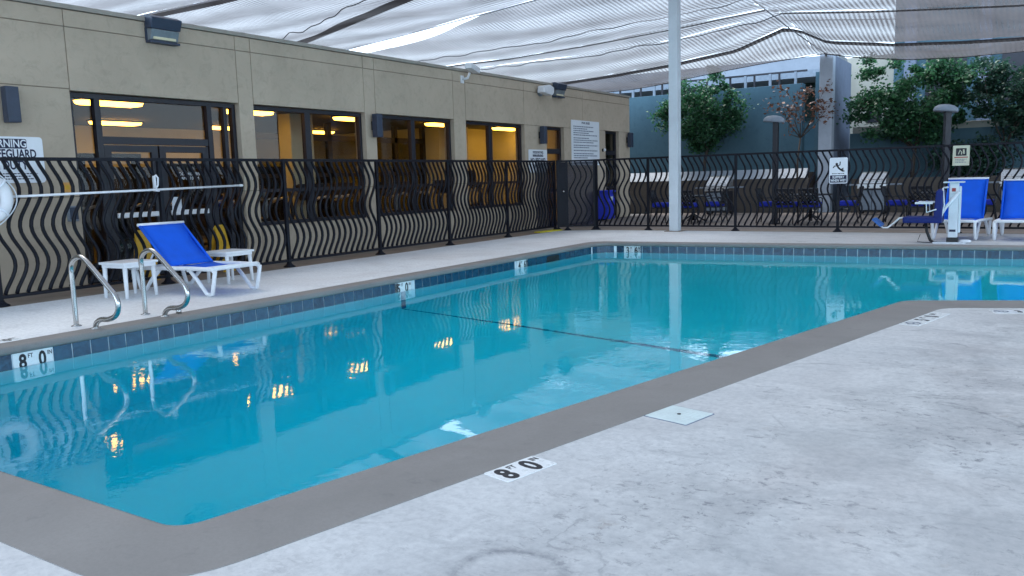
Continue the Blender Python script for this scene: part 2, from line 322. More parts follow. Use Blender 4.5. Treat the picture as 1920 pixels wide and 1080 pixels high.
# ------------------------------------------------------------------ mesh helpers
class MB:
    def __init__(s): s.v = []; s.f = []; s.sm = []
    def add(s, vs_, fs, smooth=False, T=None):
        b = len(s.v)
        for p in vs_:
            p = Vector(p)
            s.v.append(T @ p if T else p)
        for f in fs: s.f.append([i+b for i in f]); s.sm.append(smooth)
        return s
    def box(s, x0, x1, y0, y1, z0, z1, T=None):
        return s.add([(x0,y0,z0),(x1,y0,z0),(x1,y1,z0),(x0,y1,z0),(x0,y0,z1),(x1,y0,z1),(x1,y1,z1),(x0,y1,z1)],
                     [(0,3,2,1),(4,5,6,7),(0,1,5,4),(1,2,6,5),(2,3,7,6),(3,0,4,7)], False, T)
    def prism(s, poly, h0, h1, T=None, smooth=False):       # polygon in XY, extruded in Z, CCW
        n = len(poly)
        vv = [(p[0], p[1], h0) for p in poly]+[(p[0], p[1], h1) for p in poly]
        ff = [tuple(range(n-1, -1, -1)), tuple(range(n, 2*n))]+[(i, (i+1)%n, n+(i+1)%n, n+i) for i in range(n)]
        return s.add(vv, ff, smooth, T)
    def tube(s, pts, r, seg=8, closed=False, T=None, flat=1.0, smooth=True):
        pts = [Vector(p) for p in pts]; n = len(pts); rr = r if isinstance(r, (list, tuple)) else [r]*n
        vv = []; up = None
        for i, p in enumerate(pts):
            if closed: d = pts[(i+1)%n]-pts[i-1]
            else: d = pts[min(i+1, n-1)]-pts[max(i-1, 0)]
            d = d.normalized()
            if up is None:
                up = Vector((0, 0, 1)) if abs(d.z) < .9 else Vector((1, 0, 0))
            u = (up-d*up.dot(d))
            if u.length < 1e-5: u = d.orthogonal()
            u.normalize(); up = u; wv = d.cross(u)
            for k in range(seg):
                a = 2*PI*(k+.5)/seg
                vv.append(p+(u*math.cos(a)*flat+wv*math.sin(a))*rr[i])
        ff = []
        for i in range(n if closed else n-1):
            j = (i+1) % n
            for k in range(seg): ff.append((i*seg+k, i*seg+(k+1)%seg, j*seg+(k+1)%seg, j*seg+k))
        s.add(vv, ff, smooth, T)
        if not closed:
            b = len(s.v)-n*seg
            s.f.append([b+k for k in range(seg-1, -1, -1)]); s.sm.append(False)
            s.f.append([b+(n-1)*seg+k for k in range(seg)]); s.sm.append(False)
        return s
    def lathe(s, prof, seg=16, T=None, smooth=True):         # prof of (r,z)
        vv = []; ff = []; n = len(prof)
        for r, z in prof:
            for k in range(seg): a = 2*PI*k/seg; vv.append((max(r, 1e-4)*math.cos(a), max(r, 1e-4)*math.sin(a), z))
        for i in range(n-1):
            for k in range(seg): ff.append((i*seg+k, i*seg+(k+1)%seg, (i+1)*seg+(k+1)%seg, (i+1)*seg+k))
        ff.append(tuple(range(seg-1, -1, -1))); ff.append(tuple((n-1)*seg+k for k in range(seg)))
        return s.add(vv, ff, smooth, T)
    def mesh(s, name, mat, bevel=0):
        me = bpy.data.meshes.new(name); me.from_pydata(s.v, [], s.f); me.materials.append(mat)
        me.polygons.foreach_set('use_smooth', s.sm); me.update()
        if bevel:
            bm = bmesh.new(); bm.from_mesh(me)
            bmesh.ops.recalc_face_normals(bm, faces=bm.faces)
            bmesh.ops.bevel(bm, geom=list(bm.edges), offset=bevel, segments=2, profile=.6, affect='EDGES', clamp_overlap=True)
            bm.to_mesh(me); bm.free()
        else:
            bm = bmesh.new(); bm.from_mesh(me); bmesh.ops.recalc_face_normals(bm, faces=bm.faces); bm.to_mesh(me); bm.free()
        return me
    def build(s, name, mat, parent=None, bevel=0, loc=None, kind=None, label=None):
        o = bpy.data.objects.new(name, s.mesh(name, M[mat] if isinstance(mat, str) else mat, bevel))
        return link(o, parent, loc, kind, label)
def link(o, parent=None, loc=None, kind=None, label=None):
    C.objects.link(o)
    if parent is not None: o.parent = parent
    if loc is not None: o.location = loc
    if kind: o['kind'] = kind
    if label: o['label'] = label
    return o
def thing(name, label, cat, loc=(0, 0, 0), rz=0, group=None):
    o = bpy.data.objects.new(name, None); C.objects.link(o); o.empty_display_size = .2
    o.location = loc; o.rotation_euler = (0, 0, rz); o['label'] = label; o['category'] = cat
    if group: o['group'] = group
    return o
def dup(root, loc, rz, label, group=None):
    def cp(o, par):
        c = o.copy(); C.objects.link(c)
        if par is not None: c.parent = par
        for ch in list(o.children): cp(ch, c)
        return c
    r = cp(root, None); r.location = loc; r.rotation_euler = (0, 0, rz); r['label'] = label
    if group: r['group'] = group
    return r
def shared(name, me, parent, loc=(0, 0, 0), rot=(0, 0, 0), label=None):
    o = bpy.data.objects.new(name, me); link(o, parent, loc, None, label); o.rotation_euler = rot; return o
def text(name, body, size, mat, parent, T, bold=0.0, align='CENTER', depth=.0012, xs=1.0, label=None):
    cu = bpy.data.curves.new(name, 'FONT'); cu.body = body; cu.size = size; cu.align_x = align; cu.align_y = 'CENTER'
    cu.extrude = depth; cu.offset = bold; cu.resolution_u = 3
    t = bpy.data.objects.new('tmp', cu); C.objects.link(t)
    dg = bpy.context.evaluated_depsgraph_get(); me = bpy.data.meshes.new_from_object(t.evaluated_get(dg))
    bpy.data.objects.remove(t); me.name = name; me.materials.clear(); me.materials.append(M[mat])
    me.transform(T @ Matrix.Diagonal((xs, 1, 1, 1)))
    o = bpy.data.objects.new(name, me); return link(o, parent, None, None, label)
def frame(origin, xa, ya):            # text plane: xa = reading direction, ya = up of the letters
    xa = Vector(xa).normalized(); ya = Vector(ya).normalized(); za = xa.cross(ya)
    m = Matrix((xa, ya, za)).transposed().to_4x4(); m.translation = origin; return m
def rrect(w_, h_, r, seg=4):
    out = []
    for cx, cy_, a0 in ((w_/2-r, h_/2-r, 0), (-w_/2+r, h_/2-r, 90), (-w_/2+r, -h_/2+r, 180), (w_/2-r, -h_/2+r, 270)):
        for k in range(seg+1):
            a = math.radians(a0+90*k/seg); out.append((cx+r*math.cos(a), cy_+r*math.sin(a)))
    return out
def tess(outer, holes, z, up=True):
    polys = [[Vector((p[0], p[1], 0)) for p in outer]]+[[Vector((p[0], p[1], 0)) for p in h] for h in holes]
    flat = [v for p in polys for v in p]; tris = tessellate_polygon(polys)
    ff = []
    for t in tris:
        a, b, c = (flat[i] for i in t)
        ff.append(t if (b-a).cross(c-a).z > 0 else (t[0], t[2], t[1]))
    return [(v.x, v.y, z) for v in flat], ff
def sheet(name, outer, holes, z, mat, kind='structure'):
    v, f = tess(outer, holes, z)
    me = bpy.data.meshes.new(name); me.from_pydata(v, [], f); me.materials.append(M[mat]); me.update()
    o = bpy.data.objects.new(name, me); link(o, None, None, kind); return o

# ------------------------------------------------------------------ pool outline
WZ = -0.20                                        # water level
RAW = [(-7.66, 1.92), (-2.87, 1.92), (-1.17, 9.19), (4.5, 11.43), (4.5, 16.34), (-7.66, 15.28)]   # CCW
RAD = [.25, .12, .28, .2, .3, .35]
WID = [.44, .48, .5, .5, .26, .26]                  # coping width on the edge that starts at each corner
def offset_poly(poly, offs):
    n = len(poly); out = []
    for i in range(n):
        p0, p1, p2 = Vector(poly[i-1]), Vector(poly[i]), Vector(poly[(i+1) % n])
        d1 = (p1-p0).normalized(); d2 = (p2-p1).normalized()
        n1 = Vector((d1.y, -d1.x)); n2 = Vector((d2.y, -d2.x))        # outward for CCW
        a = p0+n1*offs[i-1]; b = p1+n2*offs[i]
        cr = d1.x*d2.y-d1.y*d2.x; t = ((b-a).x*d2.y-(b-a).y*d2.x)/cr
        out.append(tuple(a+d1*t))
    return out
def fillet(poly, rads, seg=7):
    n = len(poly); out = []
    for i in range(n):
        p0, p1, p2 = Vector(poly[i-1]), Vector(poly[i]), Vector(poly[(i+1) % n])
        a = (p0-p1).normalized(); b = (p2-p1).normalized(); ang = a.angle(b); r = rads[i]
        t = r/math.tan(ang/2); c = p1+(a+b).normalized()*(r/math.sin(ang/2))
        s0 = p1+a*t-c; s1 = p1+b*t-c
        a0 = math.atan2(s0.y, s0.x); a1 = math.atan2(s1.y, s1.x); da = (a1-a0+PI) % (2*PI)-PI
        for k in range(seg+1):
            q = a0+da*k/seg; out.append((c.x+r*math.cos(q), c.y+r*math.sin(q)))
    return out
INNER = fillet(RAW, RAD)
OUT_RAW = offset_poly(RAW, WID); OUTER = fillet(OUT_RAW, [.45, .45, .3, .3, .4, .4])
WALL_RAW = offset_poly(RAW, [.035]*6); WALL = fillet(WALL_RAW, RAD)
WAT_RAW = offset_poly(RAW, [.05]*6); WATP = fillet(WAT_RAW, RAD)

# ------------------------------------------------------------------ ground and setting
DX0, DX1, DY0, DY1 = -10.42, 9.0, -6.0, 18.9
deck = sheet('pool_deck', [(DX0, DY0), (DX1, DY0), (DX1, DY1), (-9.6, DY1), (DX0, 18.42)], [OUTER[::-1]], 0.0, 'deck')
sheet('walkway', [(-11.72, -6), (DX0, -6), (DX0, 18.42), (-9.6, DY1), (-9.6, 19.6), (-11.72, 19.6)], [], -.004, 'tan_walk')
sheet('walkway', [(-9.6, DY1), (DX1, DY1), (DX1, 19.6), (-9.6, 19.6)], [], -.004, 'tan_walk')
sheet('patio', [(-11.72, 19.6), (9, 19.6), (9, 27.85), (-11.72, 27.85)], [], -.006, 'patio')
sheet('ground', [(-400, -400), (400, -400), (400, 400), (-400, 400)], [[(-11.7, -6), (-11.7, 27.8), (9, 27.8), (9, -6)]], -.03, 'outer_ground')

# coping: one swept profile with a rounded nose
cop = MB(); N = len(INNER); prof = [(0, -.03), (0, .004), (.90, .004), (.955, -.002), (.985, -.016), (1.0, -.04), (.985, -.06), (.93, -.07), (.80, -.07)]
for (ox, oy), (ix, iy) in zip(OUTER, INNER):
    ln = math.hypot(ox-ix, oy-iy)
    for t, z in prof:
        u = 1-(1-t)*.30/ln if (t > .85 and ln > .3) else t
        if ln <= .3: u = t
        cop.v.append(Vector((ox+(ix-ox)*u, oy+(iy-oy)*u, z)))
K = len(prof)
for i in range(N):
    j = (i+1) % N
    for k in range(K-1):
        cop.f.append([i*K+k, j*K+k, j*K+k+1, i*K+k+1]); cop.sm.append(k > 1)
cop.build('pool_coping', 'coping', None, kind='structure')

# basin: walls and sloping floor
def floor_z(y):
    pts = [(-99, -2.62), (5.6, -2.62), (9.0, -1.72), (17, -1.12)]
    for (a, za), (b, zb) in zip(pts, pts[1:]):
        if y <= b: return za if a < -50 else za+(zb-za)*(y-a)/(b-a)
    return -1.12
bm = bmesh.new(); vv = [bm.verts.new((x, y, 0)) for x, y in WALL]; bm.faces.new(vv)
for yy in (5.6, 9.0):
    bmesh.ops.bisect_plane(bm, geom=bm.verts[:]+bm.edges[:]+bm.faces[:], plane_co=(0, yy, 0), plane_no=(0, 1, 0))
for v in bm.verts: v.co.z = floor_z(v.co.y)
be = [e for e in bm.edges if len(e.link_faces) == 1]
ret = bmesh.ops.extrude_edge_only(bm, edges=be)
for g_ in ret['geom']:
    if isinstance(g_, bmesh.types.BMVert): g_.co.z = -.066
bmesh.ops.recalc_face_normals(bm, faces=bm.faces); bmesh.ops.reverse_faces(bm, faces=bm.faces)
me = bpy.data.meshes.new('pool_basin'); bm.to_mesh(me); bm.free(); me.materials.append(M['plaster'])
basin = bpy.data.objects.new('pool_basin', me); link(basin, None, None, 'structure')

# waterline tiles: one object per tile on the two walls the view shows
tm = MB().box(-.0855, .0855, 0, .008, -.25, -.072).mesh('tile', M['tile'], .002)
def run_tiles(a, b, inward, skip):
    a, b = Vector(a), Vector(b); L = (b-a).length; n = int(L/.182); d = (b-a)/L; st = L/n
    g = MB(); ang = math.atan2(d.y, d.x)
    for i in range(n):
        c = a+d*(i+.5)*st
        if any(s0 < (i+.5)*st < s1 for s0, s1 in skip): continue
        o = shared('tile', tm, basin, (c.x+inward[0]*.004, c.y+inward[1]*.004, 0), (0, 0, ang))
    T = frame((a.x, a.y, 0), (d.x, d.y, 0), (-d.y, d.x, 0))
    g.box(0, L, .001, .005, -.255, -.068, T); g.build('grout_bed', 'grout', basin)
LW = WALL_RAW[0][0]
nfar = (Vector(WALL_RAW[4])-Vector(WALL_RAW[5])).normalized(); fin = Vector((nfar.y, -nfar.x))     # towards the water
run_tiles((LW, WALL_RAW[5][1]-.38), (LW, WALL_RAW[0][1]+.3), (1, 0), [(WALL_RAW[5][1]-.38-y1, WALL_RAW[5][1]-.38-y0) for y0, y1 in ((3.64, 4.01), (8.84, 9.20), (12.09, 12.45))])
f0 = Vector(WALL_RAW[5])+nfar*.38; f1 = Vector(WALL_RAW[4])-nfar*.35
run_tiles(tuple(f1), tuple(f0), (fin.x, fin.y), [])
oth = MB()
for a, b in ((WALL_RAW[0], WALL_RAW[1]), (WALL_RAW[1], WALL_RAW[2]), (WALL_RAW[2], WALL_RAW[3]), (WALL_RAW[3], WALL_RAW[4])):
    a, b = Vector(a), Vector(b); L = (b-a).length; d = (b-a)/L; n = int(L/.182); st = L/n
    T = frame((a.x, a.y, 0), (d.x, d.y, 0), (-d.y, d.x, 0))
    for i in range(2, n-2): oth.box(i*st+.004, (i+1)*st-.004, .001, .008, -.25, -.072, T)
gc = Vector(WALL_RAW[5]); cpts = [p for p in WALL if (Vector(p)-gc).length < .62]
dense = [Vector(p) for p in cpts]
for p, q in zip(dense, dense[1:]):
    d = (q-p).normalized(); oth.box(0, (q-p).length-.002, -.001, .007, -.25, -.072, frame((p.x, p.y, 0), (d.x, d.y, 0), (-d.y, d.x, 0)))
oth.build('tile_band', 'tile', basin, kind='stuff')
# dark tile line over the floor and up the wall at the slope break
sl = MB()
zb = floor_z(9.02); xr = -1.2
ya, yb = 8.98, 8.2
sl.add([(LW+.02, ya, floor_z(ya)+.008), (xr, yb, floor_z(yb)+.008), (xr, yb+.09, floor_z(yb+.09)+.008), (LW+.02, 9.0, floor_z(9.0)+.008), (LW+.02, 9.07, floor_z(9.07)+.008)], [(0, 1, 2, 3), (0, 3, 4)])
sl.box(LW+.001, LW+.007, 8.98, 9.07, zb, -.26); sl.build('safety_line', 'line_tile', basin)
sk = MB(); sk.prism(rrect(.46, .15, .05), 0, .012, frame((LW+.006, 13.35, -.165), (0, 1, 0), (0, 0, 1))); sk.build('skimmer_opening', 'black', basin)
dr = MB(); dr.lathe([(.0, .0), (.22, .0), (.22, .03), (.19, .045), (0, .05)], 20, Matrix.Translation((-4.6, 4.0, -2.62))); dr.build('main_drain', 'grey_print', basin)
nb = Vector((-e1v.y, e1v.x)) if False else Vector((-(Vector(RAW[2])-Vector(RAW[1])).normalized().y, (Vector(RAW[2])-Vector(RAW[1])).normalized().x))
b0 = Vector(WALL_RAW[1]); bd = (Vector(WALL_RAW[2])-b0).normalized()
MB().prism([tuple(b0+bd*.25+nb*.0), tuple(b0+bd*2.9+nb*.0), tuple(b0+bd*2.9+nb*.55), tuple(b0+bd*.25+nb*.55)], -2.6, -1.0).build('swim_out_bench', 'plaster', basin, .02)
# depth markers in the wall
def marker(parent, T, segs, w_, h_, mat='tile_white'):
    p = MB().prism(rrect(w_, h_, .006, 2), -.004, .006, T).build('depth_marker', mat, parent, label='white depth marker tile reading '+' '.join(s[0] for s in segs))
    for body, x, y, size, bold in segs:
        text('lettering', body, size, 'ink', p, T @ Matrix.Translation((x, y, .0063)), bold, depth=.0006, xs=.74 if size > .1 else .8)
    return p
def wall_marker(yc, a, b):
    marker(basin, frame((LW+.006, yc, -.158), (0, 1, 0), (0, 0, 1)), [(a, -.095, -.005, .185, .006), ('FT', -.025, .045, .055, .001), (b, .08, -.005, .185, .006), ('IN', .15, .045, .055, .001)], .355, .182)
wall_marker(3.825, '8', '0'); wall_marker(9.02, '5', '0'); wall_marker(12.27, '4', '6')
pf = Vector(WALL_RAW[5])+nfar*.72
marker(basin, frame((pf.x+fin.x*.006, pf.y+fin.y*.006, -.158), (nfar.x, nfar.y, 0), (0, 0, 1)), [('3', -.095, -.005, .185, .006), ('FT', -.025, .045, .055, .001), ('6', .08, -.005, .185, .006), ('IN', .15, .045, .055, .001)], .355, .182)
# depth markers set in the deck
e1 = (Vector(RAW[2])-Vector(RAW[1])).normalized()
def deck_marker(x, y, dirv, segs, w_, h_):
    return marker(deck, frame((x, y, -.003), (dirv.x, dirv.y, 0), (-dirv.y, dirv.x, 0)), segs, w_, h_)
deck_marker(-2.005, 3.14, e1, [('8', -.098, -.012, .19, .007), ('FT', -.022, .042, .056, .001), ('0', .058, -.012, .19, .007), ('IN', .128, .042, .056, .001)], .325, .165)
m2 = deck_marker(-.835, 8.12, e1, [('5', -.09, -.01, .17, .006), ('FT', .02, .03, .07, .001), ('0', .14, -.01, .17, .006), ('IN', .27, .03, .07, .001)], .80, .165)
def no_dive(parent, T, r):
    b = MB()
    for k in range(24):
        a0, a1 = 2*PI*k/24, 2*PI*(k+1)/24
        b.add([(r*math.cos(a0), r*math.sin(a0), 0), (r*math.cos(a1), r*math.sin(a1), 0), (.8*r*math.cos(a1), .8*r*math.sin(a1), 0), (.8*r*math.cos(a0), .8*r*math.sin(a0), 0)], [(0, 1, 2, 3)], False, T)
    b.box(-r*.85, r*.85, -.006, .006, -.0004, .0004, T @ Matrix.Rotation(-PI/4, 4, 'Z'))
    b.box(-r*.45, r*.35, -.010, .004, -.0006, .0006, T @ Matrix.Rotation(.3, 4, 'Z')); b.build('no_diving_symbol', 'grey_print', parent)
no_dive(m2, frame((-.835-e1.x*.29, 8.12-e1.y*.29, .0042), (e1.x, e1.y, 0), (-e1.y, e1.x, 0)), .062)
e2 = (Vector(RAW[3])-Vector(RAW[2])).normalized()
m3 = deck_marker(-.155, 8.83, e2, [('3', .02, -.01, .16, .006), ('FT', .11, .03, .06, .001)], .42, .165)
no_dive(m3, frame((-.155-e2.x*.13, 8.83-e2.y*.13, .0042), (e2.x, e2.y, 0), (-e2.y, e2.x, 0)), .062)
deck_marker(-8.05, 3.72, Vector((0, 1)), [('8', -.09, -.012, .17, .007), ('FT', -.022, .045, .055, .0015), ('0', .065, -.012, .17, .007), ('IN', .13, .045, .055, .0015)], .325, .165)

# water
wt = MB(); wt.prism(WATP, -3.2, WZ); wt.build('pool_water', 'water', None, kind='structure')

# skimmer lid in the deck
ex, ey = e1, Vector((-e1.y, e1.x))
lidc = Vector((-1.675, 4.30, 0))
t = thing('skimmer_lid', 'square white plastic skimmer lid set in the concrete near the coping', 'lid', lidc, math.atan2(e1.y, e1.x))
MB().prism(rrect(.275, .275, .008, 2), -.02, .004).build('lid', 'lid_plastic', t, .002)
MB().prism(rrect(.29, .29, .01, 2), -.03, .0018).build('rim', 'grey_print', t)
MB().lathe([(.011, 0), (.011, .0085), (.0, .0085)], 10).build('finger_hole', 'black', t)
b = MB()
for i in range(9):
    b.box(-.12+i*.0267, -.12+i*.0267+.016, -.12, .12, .0038, .0052)
b.build('ribs', 'lid_plastic', t)

# ------------------------------------------------------------------ pool house
XW = -11.7
house = thing('pool_house', 'long low beige stucco building with dark framed windows along the pool', 'building', (XW, 6.7, 0))
O = Vector((XW, 6.7, 0))
def hb(x0, x1, y0, y1, z0, z1, mb=None):
    mb = mb or MB(); return mb.box(x0-O.x, x1-O.x, y0-O.y, y1-O.y, z0, z1)
G = .006
def panel(y0, y1, z0, z1, d=.30):
    hb(XW-d, XW, y0+G, y1-G, z0+(G if z0 > 0 else 0), z1-G).build('stucco_panel', 'stucco', house, .006)
YB = [-2.0, 2.4, 6.71, 9.65, 9.97, 12.80, 13.13, 15.83, 16.32, 18.97, 22.3, 25.65]
for a, b in zip(YB, YB[1:]): panel(a, b, 3.66, 3.90)
for a, b in ((-2, 2.4), (2.4, 6.71)): panel(a, b, 2.80, 3.66); panel(a, b, 1.28, 2.80); panel(a, b, 0, 1.28)
for a, b in ((6.71, 9.65), (9.97, 12.80), (13.13, 15.83), (16.32, 18.97)): panel(a, b, 2.775, 3.66)
for a, b in ((9.65, 9.97), (12.80, 13.13), (15.83, 16.32)): panel(a, b, 1.28, 3.66); panel(a, b, 0, 1.28)
for a, b in ((9.97, 12.80), (13.13, 15.83), (16.32, 18.97)): panel(a, b, 0, .65)
panel(18.97, 22.3, 2.775, 3.66); panel(22.3, 25.65, 2.775, 3.66)
for a, b in ((18.97, 20.15), (21.13, 23.82), (24.80, 25.65)): panel(a, b, 0, 2.775)
bk = MB()
for a, b in ((-2, 6.70), (9.66, 9.96), (12.81, 13.12), (15.84, 16.31), (18.98, 20.14), (21.14, 23.81), (24.81, 25.62)): hb(XW-.28, XW-.015, a, b, 0, 3.9, bk)
for a, b in ((6.70, 9.66), (9.96, 12.81), (13.12, 15.84), (16.31, 18.98), (20.14, 21.14), (23.81, 24.81)): hb(XW-.28, XW-.015, a, b, 2.80, 3.9, bk)
for a, b in ((9.96, 12.81), (13.12, 15.84), (16.31, 18.98)): hb(XW-.28, XW-.015, a, b, 0, .63, bk)
bk.build('wall_core', 'joint', house)
hb(XW-.36, XW+.03, -2, 25.69, 3.905, 3.97).build('parapet_cap', 'parapet', house, .008)
hb(-20.5, XW-.33, -2, 25.65, 3.45, 3.6).build('roof', 'roof', house)
hb(-20.5, XW-.31, 25.36, 25.65, 0, 3.97).build('end_wall', 'stucco', house, .005)
hb(-20.5, XW-.31, -2, -1.72, 0, 3.97).build('end_wall', 'stucco', house, .005)
hb(-20.8, -20.5, -2, 25.65, 0, 3.97).build('rear_wall', 'stucco', house)
# inside
hb(-20.29, -20.2, 5.15, 20.3, 0, 1.95).build('wainscot', 'in_dark', house)
hb(-20.5, XW-.3, -1.7, 25.3, 3.0, 3.09).build('room_ceiling', 'in_ceiling', house)
hb(-20.5, XW-.3, -1.7, 25.3, -.02, .0).build('room_floor', 'in_floor', house)
hb(-20.45, -20.3, 5.0, 20.3, 0, 2.99).build('room_wall', 'in_wall', house)
hb(-15.8, -15.6, 20.3, 23.3, 0, 2.99).build('room_wall', 'in_wall', house)
hb(-20.3, -15.8, 20.3, 20.45, 0, 2.99).build('room_wall', 'in_wall', house)
hb(-15.6, XW-.31, 23.15, 23.3, 0, 2.99).build('room_wall', 'in_wall', house)
hb(-20.3, XW-.31, 5.0, 5.15, 0, 2.99).build('room_wall', 'in_wall', house)
hb(-15.0, -14.6, 13.45, 14.15, 0, 2.99).build('room_column', 'in_wall', house, .01)
hb(-15.58, -15.2, 20.9, 21.3, 0, 2.99).build('room_column', 'in_wall', house, .01)
# glazed inner partition (dark frames) running along the far side
pt = MB()
for y in (13.6, 14.9, 16.2, 17.6, 18.9, 20.2): hb(-16.22, -16.10, y-.07, y+.07, 0, 2.98, pt)
hb(-16.22, -16.10, 13.6, 20.2, 2.5, 2.65, pt); hb(-16.22, -16.10, 13.6, 20.2, 1.55, 1.65, pt); hb(-16.22, -16.10, 13.6, 20.2, 0, .3, pt)
pt.build('partition_frame', 'frame', house)
hb(-16.17, -16.15, 13.6, 20.2, .3, 2.5).build('partition_pane', 'dark_glass', house)

def window(y0, y1, z0, z1, mull, rails=(), name='window', fx=.10):
    b = MB(); x1, x0 = XW-fx, XW-fx-.09; fw = .065
    hb(x0, x1, y0, y0+fw, z0, z1, b); hb(x0, x1, y1-fw, y1, z0, z1, b)
    hb(x0, x1, y0+fw, y1-fw, z1-fw, z1, b); hb(x0, x1, y0+fw, y1-fw, z0, z0+fw, b)
    w_ = b.build(name, 'frame', house)
    ys = [y0+fw]
    for m_, mw in mull:
        hb(x0+.003, x1+.01, m_-mw/2, m_+mw/2, z0+fw, z1-fw).build('mullion', 'frame', w_)
        ys += [m_-mw/2, m_+mw/2]
    ys.append(y1-fw)
    zs = [z0+fw]
    for r_, rh in rails:
        for ya, yb in list(zip(ys[0::2], ys[1::2]))[(1 if name == 'entrance' else 0):(2 if name == 'entrance' else 9)]: hb(x0+.004, x1-.004, ya, yb, r_-rh/2, r_+rh/2).build('rail', 'frame', w_)
    for ya, yb in zip(ys[0::2], ys[1::2]):
        hb(x0+.03, x0+.038, ya, yb, z0+fw, z1-fw).build('pane', 'glass', w_)
    return w_
window(9.98, 12.79, .65, 2.765, [(11.30, .14)], [(1.27, .06)])
window(13.14, 15.82, .65, 2.765, [(14.42, .13)], [(1.27, .06)])
window(16.33, 18.96, .65, 2.765, [(17.48, .15)], [(1.27, .06)])
window(20.16, 21.12, 0.01, 2.765, [], [(2.1, .14), (1.0, .08)], 'door')
window(23.83, 24.79, 0.01, 2.765, [], [(2.1, .14), (1.0, .08)], 'door')
ent = window(6.72, 9.64, 0.01, 2.765, [(7.15, .09), (9.10, .09), (9.42, .07)], [(2.1, .11)], 'entrance')
# the two door leaves of the entrance
for ya, yb in ((7.21, 8.10), (8.13, 9.04)):
    b = MB(); xx0, xx1 = XW-.165, XW-.11
    hb(xx0, xx1, ya, ya+.11, .02, 2.03, b); hb(xx0, xx1, yb-.11, yb, .02, 2.03, b); hb(xx0, xx1, ya+.11, yb-.11, 1.93, 2.03, b); hb(xx0, xx1, ya+.11, yb-.11, .02, .26, b)
    d_ = b.build('door_leaf', 'frame', house)
    hb(XW-.10, XW-.06, ya+.1, yb-.1, .93, 1.01).build('push_bar', 'alu', d_, .01)
hb(XW-.108, XW-.106, 8.27, 8.45, .94, 1.22).build('notice', 'paper', house)
tx = text('door_lettering', 'POOL HOURS\n8 AM - 10 PM', .07, 'paper', house, frame((XW-.105-O.x, 8.62-O.y, 1.55), (0, 1, 0), (0, 0, 1)), 0)
me = tx.data
# wall box and label left of the doors
t = thing('outlet_box', 'small grey weatherproof outlet box on the wall beside the entrance', 'outlet', (XW, 6.56, 1.04))
MB().box(0, .06, -.07, .07, -.11, .11).build('box', 'lamp_grey', t, .008); MB().box(.06, .085, -.055, .055, -.08, .09).build('cover', 'fixture', t, .006)
t = thing('wall_sticker', 'small orange notice stuck on the wall above the outlet box', 'notice', (XW, 6.535, 1.415))
MB().box(.001, .006, -.065, .065, -.07, .07).build('plate', 'orange', t); MB().box(.006, .008, -.03, .03, -.03, .035).build('print', 'yellow', t)

# ceiling lamps inside, lit
def ceiling_light(x, y, label):
    t = thing('ceiling_light', label, 'ceiling light', (x, y, 2.99), 0, 'lit ceiling lamps in the gym')
    MB().box(-.16, .16, -.63, .63, -.03, 0).build('housing', 'black', t)
    MB().prism([(-.6, -.03), (-.57, -.085), (-.5, -.1), (.5, -.1), (.57, -.085), (.6, -.03)], -.13, .13, frame((0, 0, 0), (0, 1, 0), (0, 0, 1))).build('diffuser', 'lamp_on', t)
lx = -14.45
for y, lb in ((9.0, 'lit ceiling lamp nearest the glass above the entrance doors'), (12.15, 'lit ceiling lamp behind the pillar between entrance and first window'), (15.4, 'lit ceiling lamp at the right edge of the first window'), (18.95, 'lit ceiling lamp in the right half of the second window'), (22.3, 'lit ceiling lamp at the centre of the last window')):
    ceiling_light(lx, y, lb)
ceiling_light(-18.6, 11.7, 'lit ceiling lamp deeper in the room above the entrance doors')
ceiling_light(-18.6, 18.2, 'lit ceiling lamp behind the inner glass partition seen through the first window')
ceiling_light(-18.6, 14.9, 'lit ceiling lamp beyond the right entrance door')
ceiling_light(-18.6, 8.6, 'lit ceiling lamp at the upper left corner of the entrance glass')

# outdoor wall fittings
def sconce(y, label):
    t = thing('wall_sconce', label, 'wall lamp', (XW, y, 2.52), 0, 'navy up-and-down wall sconces')
    MB().box(0, .07, -.05, .05, -.09, .09).build('back_plate', 'black', t, .006)
    MB().box(.06, .20, -.085, .085, -.235, .235).build('shade', 'fixture', t, .012)
sconce(5.82, 'navy box sconce on the wall above the big warning sign')
sconce(13.02, 'navy box sconce on the pillar left of the second window')
sconce(19.75, 'navy box sconce above the small warning sign')
sconce(25.42, 'navy box sconce at the far corner of the building')
def flood(y, label):
    t = thing('flood_light', label, 'flood light', (XW, y, 3.62), 0, 'wall pack flood lights on the parapet')
    T = frame((0, .26, 0), (1, 0, 0), (0, 0, 1))
    MB().prism([(0, .19), (.16, .17), (.22, .33), (.10, .38), (0, .38)], 0, .52, T).build('hood', 'fixture', t, .012)
    MB().prism([(0, .0), (.10, .01), (.155, .165), (0, .185)], .02, .50, T).build('lens', 'flood_on', t, .008)
    MB().box(.075, .118, -.2, .2, .02, .085).build('reflector', 'reflector', t, .01)
    MB().box(0, .13, -.26, .26, -.035, 0).build('lower_frame', 'fixture', t, .006)
    MB().box(.0, .03, -.262, .262, 0, .19).build('back_plate', 'fixture', t)
flood(8.23, 'flood light on the parapet above the entrance with its lens showing pale')
flood(20.75, 'dark flood light on the parapet beside the rounded camera')
t = thing('security_camera', 'white bullet security camera on an angled bracket at the parapet', 'camera', (XW, 16.2, 3.72))
MB().box(0, .03, -.06, .06, -.09, .09).build('bracket', 'white_plastic', t, .01)
MB().tube([(.02, 0, .0), (.14, .05, .02), (.17, .1, .15)], .03, 8).build('arm', 'white_plastic', t)
MB().box(-.08, .10, -.28, .28, -.06, .07, Matrix.Translation((.2, .16, .25)) @ Matrix.Rotation(-.12, 4, 'X') @ Matrix.Rotation(.25, 4, 'Z')).build('body', 'white_plastic', t, .02)
